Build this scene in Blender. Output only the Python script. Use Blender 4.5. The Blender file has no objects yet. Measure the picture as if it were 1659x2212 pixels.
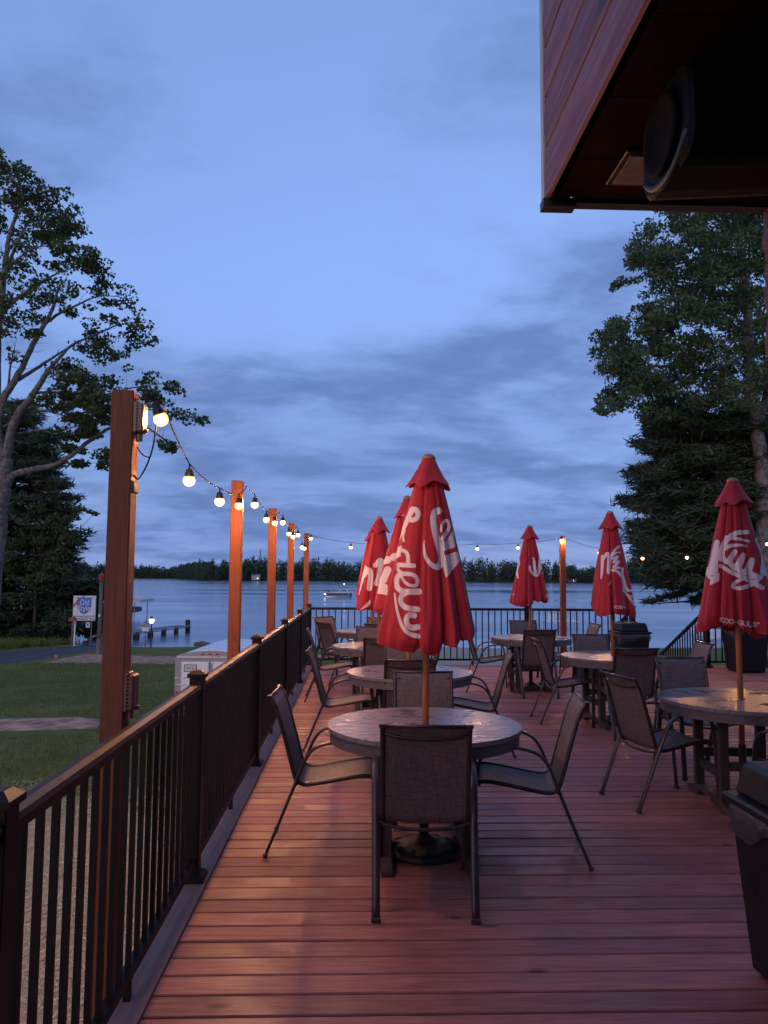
import bpy, bmesh, math, random
import numpy as np
from mathutils import Vector, Matrix

random.seed(7)
rng = np.random.default_rng(7)
R = math.radians
scene = bpy.context.scene
C = scene.collection

# ------------------------------------------------------------------ camera
FPX = 1650.0            # focal length in pixels of a 1659 wide picture
EYE = 1.57
YAW, PITCH, ROLL = math.atan(56.5 / FPX), math.atan(136.0 / FPX), R(0.40)
fw = Vector((math.sin(YAW) * math.cos(PITCH), math.cos(YAW) * math.cos(PITCH), math.sin(PITCH)))
r0 = Vector((math.cos(YAW), -math.sin(YAW), 0))
u0 = r0.cross(fw)
rt = r0 * math.cos(ROLL) + u0 * math.sin(ROLL)
up = u0 * math.cos(ROLL) - r0 * math.sin(ROLL)
cam = bpy.data.cameras.new('camera')
camo = bpy.data.objects.new('camera', cam)
C.objects.link(camo)
camo.matrix_world = Matrix((
    (rt.x, up.x, -fw.x, 0), (rt.y, up.y, -fw.y, 0), (rt.z, up.z, -fw.z, EYE), (0, 0, 0, 1)))
cam.sensor_fit = 'HORIZONTAL'
cam.sensor_width = 36.0
cam.lens = 36.0 * FPX / 1659.0
cam.clip_start = 0.05
cam.clip_end = 6000
scene.camera = camo


def ray(px, py):
    return fw * FPX + rt * (px - 829.5) - up * (py - 1106.0)


def at(px, py, Y):
    d = ray(px, py)
    k = Y / d.y
    return Vector((d.x * k, Y, EYE + d.z * k))


# ------------------------------------------------------------------ world: dusk sky with a broken cloud layer
SUN_EL, SUN_AZ = R(6.0), R(205)
world = bpy.data.worlds.new('World')
scene.world = world
world.use_nodes = True
wn = world.node_tree
for n in list(wn.nodes):
    wn.nodes.remove(n)


def nd(nt, typ, **kw):
    n = nt.nodes.new(typ)
    for k, v in kw.items():
        setattr(n, k, v)
    return n


def lk(nt, a, b):
    nt.links.new(a, b)


def mth(nt, op, a, b=None, c=None, clamp=False):
    n = nd(nt, 'ShaderNodeMath', operation=op)
    n.use_clamp = clamp
    for i, v in enumerate((a, b, c)):
        if v is None:
            continue
        if isinstance(v, (int, float)):
            n.inputs[i].default_value = v
        else:
            lk(nt, v, n.inputs[i])
    return n.outputs[0]


def mixc(nt, fac, a, b, blend='MIX'):
    n = nd(nt, 'ShaderNodeMix', data_type='RGBA', blend_type=blend)
    for i, v in ((0, fac), (6, a), (7, b)):
        if isinstance(v, (int, float)):
            n.inputs[i].default_value = v
        elif isinstance(v, tuple):
            n.inputs[i].default_value = (v[0], v[1], v[2], 1)
        else:
            lk(nt, v, n.inputs[i])
    return n.outputs[2]


def smooth(nt, x, lo, hi, o0=0.0, o1=1.0):
    n = nd(nt, 'ShaderNodeMapRange', interpolation_type='SMOOTHSTEP')
    lk(nt, x, n.inputs[0])
    for i, v in ((1, lo), (2, hi), (3, o0), (4, o1)):
        n.inputs[i].default_value = v
    return n.outputs[0]


def noise(nt, vec, scale, detail=4, rough=0.55, dist=0.0):
    n = nd(nt, 'ShaderNodeTexNoise')
    n.inputs['Scale'].default_value = scale
    n.inputs['Detail'].default_value = detail
    n.inputs['Roughness'].default_value = rough
    n.inputs['Distortion'].default_value = dist
    if vec is not None:
        lk(nt, vec, n.inputs['Vector'])
    return n.outputs['Fac']


def mapping(nt, vec, scale=(1, 1, 1), loc=(0, 0, 0), rot=(0, 0, 0)):
    n = nd(nt, 'ShaderNodeMapping')
    n.inputs['Scale'].default_value = scale
    n.inputs['Location'].default_value = loc
    n.inputs['Rotation'].default_value = rot
    lk(nt, vec, n.inputs['Vector'])
    return n.outputs[0]


SKYK = 0.12
sky = nd(wn, 'ShaderNodeTexSky', sky_type='NISHITA')
sky.sun_disc = False
sky.sun_elevation = SUN_EL
sky.sun_rotation = SUN_AZ
sky.ozone_density = 3.2
sky.air_density = 1.0
sky.dust_density = 0.6
tc = nd(wn, 'ShaderNodeTexCoord')
sep = nd(wn, 'ShaderNodeSeparateXYZ')
lk(wn, tc.outputs['Generated'], sep.inputs[0])
dz = mth(wn, 'MAXIMUM', sep.outputs[2], 0.0)
den = mth(wn, 'ADD', dz, 0.20)
cmb = nd(wn, 'ShaderNodeCombineXYZ')
lk(wn, mth(wn, 'DIVIDE', sep.outputs[0], den), cmb.inputs[0])
lk(wn, mth(wn, 'DIVIDE', sep.outputs[1], den), cmb.inputs[1])
cvec = mapping(wn, cmb.outputs[0], scale=(0.95, 1.25, 1.0), loc=(1.35, 0.35, 0.0), rot=(0, 0, R(-14)))
big = noise(wn, cvec, 0.62, 3, 0.5, 0.2)
mid = noise(wn, cvec, 1.55, 7, 0.52, 0.3)
fine = noise(wn, mapping(wn, cmb.outputs[0], scale=(1, 1.6, 1), rot=(0, 0, R(-14))), 5.0, 8, 0.62, 0.35)
cl = mth(wn, 'ADD', mth(wn, 'MULTIPLY', big, 0.62), mth(wn, 'MULTIPLY', mid, 0.46))
cl = mth(wn, 'ADD', cl, mth(wn, 'MULTIPLY', fine, 0.12))
# the layer thickens towards the horizon, where it is seen through a longer path
cl = mth(wn, 'ADD', cl, smooth(wn, dz, 0.36, 0.70, 0.022, -0.13))
cmask = smooth(wn, cl, 0.46, 0.68)
shade = smooth(wn, mth(wn, 'ADD', mth(wn, 'MULTIPLY', mid, 0.72), mth(wn, 'MULTIPLY', fine, 0.28)), 0.41, 0.61)
clear = mixc(wn, 1.0, sky.outputs[0], (0.56, 0.37, 0.36), 'MULTIPLY')
blue = mixc(wn, smooth(wn, dz, 0.0, 0.40), (0.158, 0.296, 0.655), (0.215, 0.366, 0.815))
base = mixc(wn, smooth(wn, dz, 0.0, 0.80, 0.92, 0.45), clear, blue)
ccol = mixc(wn, shade, (0.188, 0.290, 0.620), (0.104, 0.178, 0.405))
final = mixc(wn, mth(wn, 'MULTIPLY', cmask, 0.85), base, ccol)
bg = nd(wn, 'ShaderNodeBackground')
bg.inputs['Strength'].default_value = SKYK
lk(wn, final, bg.inputs['Color'])
wo = nd(wn, 'ShaderNodeOutputWorld')
lk(wn, bg.outputs[0], wo.inputs[0])

sun = bpy.data.lights.new('sun', 'SUN')
sun.energy = 0.13
sun.angle = R(60)
sun.color = (1.0, 0.72, 0.66)
suno = bpy.data.objects.new('sun', sun)
C.objects.link(suno)
sd = Vector((math.sin(SUN_AZ) * math.cos(SUN_EL), math.cos(SUN_AZ) * math.cos(SUN_EL), math.sin(SUN_EL)))
suno.rotation_euler = sd.to_track_quat('Z', 'Y').to_euler()

scene.view_settings.view_transform = 'Standard'
scene.view_settings.look = 'None'
scene.view_settings.gamma = 1.0
scene.view_settings.use_curve_mapping = False
scene.view_settings.exposure = 3.2
scene.render.engine = 'CYCLES'
cy = scene.cycles
cy.use_denoising = True
try:
    cy.denoiser = 'OPENIMAGEDENOISE'
except Exception:
    pass
cy.max_bounces = 6
cy.diffuse_bounces = 3
cy.glossy_bounces = 3
cy.transmission_bounces = 3
cy.transparent_max_bounces = 8
cy.sample_clamp_indirect = 1.0
cy.caustics_reflective = False
cy.caustics_refractive = False
LAMP = 255.0             # radiance of a lit bulb, next to a sky of about 0.1

# ------------------------------------------------------------------ materials
MATS = {}


def newmat(name):
    m = bpy.data.materials.new(name)
    m.use_nodes = True
    nt = m.node_tree
    b = nt.nodes['Principled BSDF']
    MATS[name] = m
    return m, nt, b


def objvec(nt):
    return nd(nt, 'ShaderNodeTexCoord').outputs['Object']


def bump(nt, b, h, strength=0.3, dist=0.01):
    n = nd(nt, 'ShaderNodeBump')
    n.inputs['Strength'].default_value = strength
    n.inputs['Distance'].default_value = dist
    lk(nt, h, n.inputs['Height'])
    lk(nt, n.outputs[0], b.inputs['Normal'])


def plain(name, col, rough=0.5, metal=0.0, var=0.15, scale=9.0, bmp=0.0, spec=0.5, col2=None):
    m, nt, b = newmat(name)
    v = objvec(nt)
    f = noise(nt, v, scale, 5)
    c2 = col2 or tuple(c * (1 - var * 1.6) for c in col)
    c1 = col if col2 else tuple(min(1, c * (1 + var)) for c in col)
    lk(nt, mixc(nt, smooth(nt, f, 0.3, 0.7), c2, c1), b.inputs['Base Color'])
    lk(nt, smooth(nt, f, 0.25, 0.75, max(0.03, rough - 0.04), min(1, rough + 0.04)), b.inputs['Roughness'])
    b.inputs['Metallic'].default_value = metal
    b.inputs['Specular IOR Level'].default_value = spec
    if bmp:
        bump(nt, b, noise(nt, v, scale * 6, 4), bmp, 0.004)
    return m


def wood(name, light, dark, axis, rough=0.5, bmp=0.35, gscale=1.0, rnd=0.25, knots=True, wet=0.0):
    """grain runs along `axis` (0 x, 1 y, 2 z); each board shifts by its own random number"""
    m, nt, b = newmat(name)
    v = objvec(nt)
    oi = nd(nt, 'ShaderNodeObjectInfo')
    off = nd(nt, 'ShaderNodeVectorMath', operation='ADD')
    sc = nd(nt, 'ShaderNodeVectorMath', operation='SCALE')
    cx = nd(nt, 'ShaderNodeCombineXYZ')
    for i in range(3):
        lk(nt, oi.outputs['Random'], cx.inputs[i])
    lk(nt, cx.outputs[0], sc.inputs[0])
    sc.inputs['Scale'].default_value = 37.0
    lk(nt, v, off.inputs[0])
    lk(nt, sc.outputs[0], off.inputs[1])
    s = [42 * gscale] * 3
    s[axis] = 2.6 * gscale
    gv = mapping(nt, off.outputs[0], scale=tuple(s))
    g = noise(nt, gv, 1.0, 6, 0.62, 0.6)
    s2 = [150 * gscale] * 3
    s2[axis] = 7.0 * gscale
    g2 = noise(nt, mapping(nt, off.outputs[0], scale=tuple(s2)), 1.0, 3, 0.6)
    gg = mth(nt, 'ADD', mth(nt, 'MULTIPLY', g, 0.58), mth(nt, 'MULTIPLY', g2, 0.42))
    col = mixc(nt, smooth(nt, gg, 0.27, 0.74), dark, light)
    blot = noise(nt, off.outputs[0], 2.6, 4)
    col = mixc(nt, smooth(nt, blot, 0.35, 0.75, 0.0, 0.35), col, tuple(c * 0.55 for c in dark))
    if knots:
        sk = [7.0 * gscale] * 3
        sk[axis] = 3.2 * gscale
        vo = nd(nt, 'ShaderNodeTexVoronoi')
        lk(nt, mapping(nt, off.outputs[0], scale=tuple(sk)), vo.inputs['Vector'])
        vo.inputs['Scale'].default_value = 1.0
        cc = nd(nt, 'ShaderNodeSeparateColor')
        lk(nt, vo.outputs['Color'], cc.inputs[0])
        k = mth(nt, 'MULTIPLY', smooth(nt, vo.outputs['Distance'], 0.05, 0.22, 1.0, 0.0),
                mth(nt, 'GREATER_THAN', cc.outputs[0], 0.83))
        col = mixc(nt, mth(nt, 'MULTIPLY', k, 0.8), col, tuple(c * 0.25 for c in dark))
    hv = nd(nt, 'ShaderNodeHueSaturation')
    lk(nt, col, hv.inputs['Color'])
    lk(nt, mth(nt, 'MULTIPLY_ADD', oi.outputs['Random'], rnd * 2, 1 - rnd), hv.inputs['Value'])
    hv.inputs['Saturation'].default_value = 1.0
    lk(nt, hv.outputs[0], b.inputs['Base Color'])
    if wet:
        w = smooth(nt, blot, 0.45, 0.62, rough, rough - wet)
        lk(nt, w, b.inputs['Roughness'])
    else:
        lk(nt, smooth(nt, gg, 0.3, 0.7, rough + 0.1, rough - 0.05), b.inputs['Roughness'])
    b.inputs['Specular IOR Level'].default_value = 0.32
    bump(nt, b, gg, bmp, 0.004)
    return m


M_deck = wood('deck_wood', (0.37, 0.148, 0.126), (0.160, 0.054, 0.049), 0, 0.60, 0.8, 1.0, 0.20, True, 0.20)
M_border = wood('border_board', (0.31, 0.165, 0.145), (0.22, 0.115, 0.10), 1, 0.6, 0.25, 1.0, 0.05, False)
M_post = wood('stained_post_wood', (0.27, 0.078, 0.031), (0.150, 0.040, 0.017), 2, 0.55, 0.4, 1.3, 0.12)
M_pole = wood('umbrella_pole_wood', (0.50, 0.20, 0.075), (0.34, 0.12, 0.04), 2, 0.4, 0.15, 1.6, 0.1, False)
M_rail = plain('bronze_rail_paint', (0.011, 0.006, 0.006), 0.46, 0.0, 0.08, 6, 0, 0.22)
M_black = plain('black_plastic', (0.006, 0.006, 0.008), 0.5, 0, 0.2, 20, 0.1, 0.3)
M_sock = plain('socket_rubber', (0.02, 0.014, 0.010), 0.5, 0, 0.2, 20)
M_cable = plain('cable_rubber', (0.02, 0.018, 0.018), 0.8, 0, 0.2, 20, 0, 0.15)
M_box = plain('outlet_box_plastic', (0.20, 0.15, 0.10), 0.4, 0, 0.1, 20)
M_boxr = plain('brown_outlet_box', (0.13, 0.045, 0.035), 0.4, 0, 0.1, 20)
M_frame = plain('bronze_tube', (0.045, 0.032, 0.032), 0.33, 0.25, 0.2, 24)
M_poly = None
M_apron = plain('table_apron', (0.100, 0.080, 0.082), 0.5, 0, 0.1, 10, 0.05)
M_leg = plain('table_leg_dark', (0.05, 0.035, 0.034), 0.5, 0, 0.15, 10)
M_iron = plain('cast_base', (0.010, 0.010, 0.012), 0.6, 0, 0.2, 30, 0.3)
M_cap = plain('turned_wood_cap', (0.30, 0.17, 0.10), 0.5, 0, 0.2, 20)
M_white = plain('white_paint', (0.74, 0.74, 0.75), 0.4, 0, 0.05, 5)
M_whiteg = plain('trailer_white', (0.78, 0.78, 0.80), 0.28, 0, 0.04, 3)
M_alum = plain('bright_aluminium', (0.62, 0.62, 0.64), 0.28, 0.85, 0.06, 8)
M_grey = plain('grey_metal', (0.30, 0.30, 0.31), 0.45, 0.5, 0.1, 8)
M_dkwood = wood('weathered_wood', (0.22, 0.20, 0.17), (0.11, 0.10, 0.085), 2, 0.75, 0.4, 1.0, 0.15, False)
M_dock = wood('dock_wood', (0.30, 0.29, 0.25), (0.19, 0.18, 0.155), 0, 0.75, 0.4, 1.0, 0.12, False)
M_redsid = wood('red_stained_log', (0.23, 0.075, 0.080), (0.12, 0.028, 0.034), 1, 0.48, 0.5, 0.6, 0.08, True)
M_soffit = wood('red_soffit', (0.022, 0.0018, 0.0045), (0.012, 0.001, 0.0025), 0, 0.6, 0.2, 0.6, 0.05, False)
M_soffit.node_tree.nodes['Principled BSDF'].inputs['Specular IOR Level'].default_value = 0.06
M_hewn = wood('dark_red_hewn_log', (0.13, 0.030, 0.036), (0.05, 0.010, 0.014), 1, 0.6, 0.9, 0.5, 0.08, True)
M_trim = plain('pale_corner_trim', (0.42, 0.41, 0.40), 0.5, 0, 0.06, 6)
M_dark = plain('dark_trim', (0.02, 0.012, 0.012), 0.5, 0, 0.1, 6)
M_tail = plain('red_lens', (0.25, 0.012, 0.012), 0.2, 0, 0.1, 30)
M_orange = plain('orange_flag', (0.75, 0.16, 0.04), 0.6, 0, 0.1, 30)
M_sblue = plain('sign_blue', (0.035, 0.16, 0.55), 0.4, 0, 0.04, 6)
M_sred = plain('sign_red', (0.55, 0.03, 0.03), 0.4, 0, 0.04, 6)
M_sblk = plain('sign_black', (0.02, 0.02, 0.025), 0.5, 0, 0.04, 6)
M_plate = plain('plate_white', (0.62, 0.62, 0.60), 0.4, 0, 0.05, 30)
M_bark = plain('grey_bark', (0.15, 0.135, 0.125), 0.9, 0, 0.35, 7, 0.8)
M_bark2 = plain('dark_bark', (0.06, 0.05, 0.045), 0.9, 0, 0.35, 7, 0.8)
M_rock = plain('shore_rock', (0.13, 0.10, 0.09), 0.85, 0, 0.4, 4, 0.5)
M_skin = plain('skin', (0.45, 0.27, 0.2), 0.6, 0, 0.05, 8)
M_cloth = plain('dark_clothes', (0.06, 0.02, 0.025), 0.8, 0, 0.2, 30)
M_tyre = plain('tyre_rubber', (0.018, 0.018, 0.018), 0.7, 0, 0.2, 30)
M_mail = plain('mailbox_red', (0.33, 0.05, 0.035), 0.5, 0, 0.1, 30)
M_signback = plain('sign_back_grey', (0.22, 0.25, 0.22), 0.5, 0.3, 0.1, 10)
M_cover = plain('lift_cover', (0.62, 0.60, 0.54), 0.6, 0, 0.06, 4)


def emit(name, col, strength):
    m, nt, b = newmat(name)
    b.inputs['Base Color'].default_value = (0.8, 0.7, 0.5, 1)
    b.inputs['Emission Color'].default_value = (*col, 1)
    b.inputs['Emission Strength'].default_value = strength
    return m


M_bulb = emit('lit_bulb', (1.0, 0.46, 0.17), LAMP)
M_globe = bpy.data.materials.new('warm_globe')
M_globe.use_nodes = True
_nt = M_globe.node_tree
_tr = nd(_nt, 'ShaderNodeBsdfTransparent')
_tr.inputs[0].default_value = (1.0, 0.92, 0.80, 1)
_em = nd(_nt, 'ShaderNodeEmission')
_em.inputs[0].default_value = (1.0, 0.42, 0.11, 1)
_em.inputs[1].default_value = 0.30
_ad = nd(_nt, 'ShaderNodeAddShader')
lk(_nt, _tr.outputs[0], _ad.inputs[0])
lk(_nt, _em.outputs[0], _ad.inputs[1])
lk(_nt, _ad.outputs[0], _nt.nodes['Material Output'].inputs[0])
M_lampw = emit('lit_lantern', (1.0, 0.92, 0.78), 0.7)
M_navl = emit('lit_boat_light', (0.95, 1.0, 1.0), 2.5)
M_far = emit('lit_far_window', (1.0, 0.62, 0.25), 0.16)


def mat_table():
    m, nt, b = newmat('wet_poly_lumber')
    v = objvec(nt)
    oi = nd(nt, 'ShaderNodeObjectInfo')
    add = nd(nt, 'ShaderNodeVectorMath', operation='ADD')
    lk(nt, v, add.inputs[0])
    lk(nt, oi.outputs['Location'], add.inputs[1])
    p = noise(nt, add.outputs[0], 4.2, 5, 0.6, 0.5)
    p2 = noise(nt, mapping(nt, add.outputs[0], scale=(3, 9, 3)), 3.0, 4, 0.6, 0.4)
    wet = smooth(nt, mth(nt, 'ADD', mth(nt, 'MULTIPLY', p, 0.65), mth(nt, 'MULTIPLY', p2, 0.35)), 0.545, 0.60)
    g = noise(nt, mapping(nt, v, scale=(2, 60, 60)), 1.0, 4)
    dry = mixc(nt, g, (0.155, 0.141, 0.150), (0.172, 0.156, 0.166))
    lk(nt, mixc(nt, wet, dry, (0.100, 0.078, 0.084)), b.inputs['Base Color'])
    lk(nt, mth(nt, 'SUBTRACT', 0.32, mth(nt, 'MULTIPLY', wet, 0.26)), b.inputs['Roughness'])
    b.inputs['Specular IOR Level'].default_value = 0.5
    h = mth(nt, 'MULTIPLY', noise(nt, v, 26, 2), mth(nt, 'MULTIPLY_ADD', wet, 0.6, 0.4))
    bump(nt, b, h, 0.05, 0.005)
    return m


M_poly = mat_table()


def mat_sling():
    m, nt, b = newmat('woven_sling')
    v = objvec(nt)
    a = noise(nt, mapping(nt, v, scale=(14, 260, 14)), 1.0, 3, 0.6)
    c = noise(nt, mapping(nt, v, scale=(220, 14, 220)), 1.0, 3, 0.6)
    mx = mth(nt, 'ADD', mth(nt, 'MULTIPLY', a, 0.5), mth(nt, 'MULTIPLY', c, 0.5))
    col = mixc(nt, smooth(nt, mx, 0.38, 0.64), (0.078, 0.058, 0.060), (0.205, 0.168, 0.176))
    lk(nt, col, b.inputs['Base Color'])
    b.inputs['Roughness'].default_value = 0.6
    bump(nt, b, mx, 0.3, 0.002)
    # an open mesh weave: part of the light passes
    tr = nd(nt, 'ShaderNodeBsdfTranslucent')
    tr.inputs['Color'].default_value = (0.20, 0.13, 0.12, 1)
    ms = nd(nt, 'ShaderNodeMixShader')
    ms.inputs[0].default_value = 0.22
    lk(nt, b.outputs[0], ms.inputs[1])
    lk(nt, tr.outputs[0], ms.inputs[2])
    lk(nt, ms.outputs[0], nt.nodes['Material Output'].inputs[0])
    return m


M_sling = mat_sling()


def mat_canopy():
    m, nt, b = newmat('red_umbrella_cloth')
    at_ = nd(nt, 'ShaderNodeAttribute', attribute_name='print')
    v = objvec(nt)
    f = noise(nt, v, 6, 5)
    red = mixc(nt, f, (0.36, 0.006, 0.018), (0.47, 0.010, 0.026))
    wht = mixc(nt, f, (0.78, 0.64, 0.64), (0.84, 0.74, 0.74))
    k = smooth(nt, at_.outputs['Fac'], -0.0016, 0.0016)
    lk(nt, mixc(nt, k, red, wht), b.inputs['Base Color'])
    b.inputs['Roughness'].default_value = 0.72
    b.inputs['Sheen Weight'].default_value = 0.15
    w = noise(nt, mapping(nt, v, scale=(900, 900, 900)), 1.0, 1)
    wr = noise(nt, mapping(nt, v, scale=(9, 9, 3)), 1.5, 5, 0.6, 0.4)
    bump(nt, b, mth(nt, 'ADD', mth(nt, 'MULTIPLY', w, 0.05), wr), 0.35, 0.02)
    tr = nd(nt, 'ShaderNodeBsdfTranslucent')
    tr.inputs['Color'].default_value = (0.45, 0.02, 0.03, 1)
    ms = nd(nt, 'ShaderNodeMixShader')
    ms.inputs[0].default_value = 0.14
    lk(nt, b.outputs[0], ms.inputs[1])
    lk(nt, tr.outputs[0], ms.inputs[2])
    lk(nt, ms.outputs[0], nt.nodes['Material Output'].inputs[0])
    return m


M_canopy = mat_canopy()


def mat_leaf(name, c1, c2, trans=0.25):
    m, nt, b = newmat(name)
    v = objvec(nt)
    f = noise(nt, v, 0.8, 4)
    f2 = noise(nt, v, 9, 2)
    k = smooth(nt, mth(nt, 'ADD', mth(nt, 'MULTIPLY', f, 0.6), mth(nt, 'MULTIPLY', f2, 0.4)), 0.35, 0.65)
    col = mixc(nt, k, c1, c2)
    lk(nt, col, b.inputs['Base Color'])
    b.inputs['Roughness'].default_value = 0.6
    b.inputs['Specular IOR Level'].default_value = 0.3
    tr = nd(nt, 'ShaderNodeBsdfTranslucent')
    lk(nt, mixc(nt, 1.0, col, (1.1, 1.3, 0.6), 'MULTIPLY'), tr.inputs['Color'])
    ms = nd(nt, 'ShaderNodeMixShader')
    ms.inputs[0].default_value = trans
    lk(nt, b.outputs[0], ms.inputs[1])
    lk(nt, tr.outputs[0], ms.inputs[2])
    lk(nt, ms.outputs[0], nt.nodes['Material Output'].inputs[0])
    return m


M_maple = mat_leaf('maple_leaf', (0.042, 0.062, 0.024), (0.090, 0.115, 0.044))
M_oak = mat_leaf('oak_leaf', (0.048, 0.085, 0.038), (0.105, 0.155, 0.074))
M_pine = mat_leaf('pine_needle', (0.030, 0.052, 0.030), (0.070, 0.100, 0.056), 0.15)
M_bush = mat_leaf('bush_leaf', (0.030, 0.050, 0.022), (0.060, 0.085, 0.036))
M_farl = mat_leaf('far_forest_leaf', (0.030, 0.050, 0.030), (0.060, 0.090, 0.050), 0.1)
M_grass = mat_leaf('grass_blade', (0.095, 0.110, 0.016), (0.200, 0.190, 0.045), 0.2)
M_straw = plain('straw', (0.74, 0.56, 0.34), 0.7, 0, 0.3, 12)


def mat_ground():
    m, nt, b = newmat('lawn_and_sand')
    g = nd(nt, 'ShaderNodeNewGeometry')
    sp = nd(nt, 'ShaderNodeSeparateXYZ')
    lk(nt, g.outputs['Position'], sp.inputs[0])
    v = g.outputs['Position']
    f = noise(nt, v, 0.55, 6, 0.6)
    f2 = noise(nt, v, 9, 5, 0.6)
    f3 = noise(nt, v, 60, 3, 0.6)
    grass = mixc(nt, smooth(nt, f, 0.3, 0.7), (0.090, 0.115, 0.018), (0.200, 0.195, 0.050))
    grass = mixc(nt, smooth(nt, f2, 0.35, 0.75, 0.0, 0.55), grass, (0.22, 0.19, 0.075))
    grass = mixc(nt, smooth(nt, f3, 0.3, 0.7, 0.0, 0.4), grass, (0.035, 0.06, 0.018))
    soil = mixc(nt, f2, (0.16, 0.115, 0.085), (0.26, 0.20, 0.15))
    straw = mixc(nt, f3, (0.40, 0.25, 0.12), (0.66, 0.48, 0.26))
    sand = mixc(nt, f2, (0.34, 0.26, 0.19), (0.48, 0.38, 0.28))
    # straw close to the deck, where the ground was newly sown
    ys = mth(nt, 'ADD', sp.outputs[1], mth(nt, 'MULTIPLY', f, 5.0))
    ks = smooth(nt, ys, 14.0, 17.5, 1.0, 0.0)
    col = mixc(nt, ks, grass, straw)
    # sand beach right of the boat ramp, along the water
    xb = mth(nt, 'ADD', sp.outputs[0], mth(nt, 'MULTIPLY', f, 3.0))
    kb = mth(nt, 'MULTIPLY', smooth(nt, xb, 2.0, 4.0), smooth(nt, xb, 16.0, 19.0, 1.0, 0.0))
    kb = mth(nt, 'MULTIPLY', kb, smooth(nt, sp.outputs[1], 33.0, 37.0))
    col = mixc(nt, kb, col, sand)
    kb2 = smooth(nt, mth(nt, 'ADD', sp.outputs[1], mth(nt, 'MULTIPLY', f2, 1.6)), 57.2, 58.2)
    col = mixc(nt, kb2, col, sand)
    lk(nt, col, b.inputs['Base Color'])
    b.inputs['Roughness'].default_value = 0.95
    b.inputs['Specular IOR Level'].default_value = 0.15
    bump(nt, b, mth(nt, 'ADD', f2, mth(nt, 'MULTIPLY', f3, 0.6)), 0.6, 0.06)
    return m


M_ground = mat_ground()
M_dirt = plain('bare_dirt', (0.46, 0.26, 0.17), 0.95, 0, 0.3, 2.2, 0.6, 0.15)
M_asph = plain('worn_asphalt', (0.070, 0.070, 0.078), 0.8, 0, 0.25, 1.6, 0.4, 0.3)
M_conc = plain('ramp_concrete', (0.26, 0.25, 0.24), 0.85, 0, 0.15, 1.6, 0.3)


def mat_water():
    m, nt, b = newmat('lake_water')
    g = nd(nt, 'ShaderNodeNewGeometry')
    v = g.outputs['Position']
    b.inputs['Base Color'].default_value = (0.18, 0.24, 0.32, 1)
    b.inputs['IOR'].default_value = 1.42
    w1 = noise(nt, mapping(nt, v, scale=(0.45, 1.3, 1)), 1.0, 4, 0.55, 0.3)
    w2 = noise(nt, mapping(nt, v, scale=(0.07, 0.30, 1)), 1.0, 4, 0.6, 0.3)
    w3 = noise(nt, mapping(nt, v, scale=(0.008, 0.055, 1)), 1.0, 4, 0.55)
    gust = smooth(nt, w3, 0.36, 0.66)
    lk(nt, mth(nt, 'MULTIPLY_ADD', gust, 0.20, 0.08), b.inputs['Roughness'])
    h = mth(nt, 'ADD', mth(nt, 'MULTIPLY', w1, 0.25), mth(nt, 'MULTIPLY', w2, 1.3))
    h = mth(nt, 'MULTIPLY', h, mth(nt, 'MULTIPLY_ADD', gust, 0.8, 0.5))
    bump(nt, b, h, 0.5, 0.028)
    return m


M_water = mat_water()


def mat_film():
    m, nt, b = newmat('bin_liner_film')
    b.inputs['Base Color'].default_value = (0.07, 0.065, 0.07, 1)
    b.inputs['Roughness'].default_value = 0.22
    b.inputs['Alpha'].default_value = 0.6
    v = objvec(nt)
    bump(nt, b, noise(nt, v, 22, 4, 0.6, 0.8), 0.8, 0.02)
    return m


M_film = mat_film()


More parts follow.
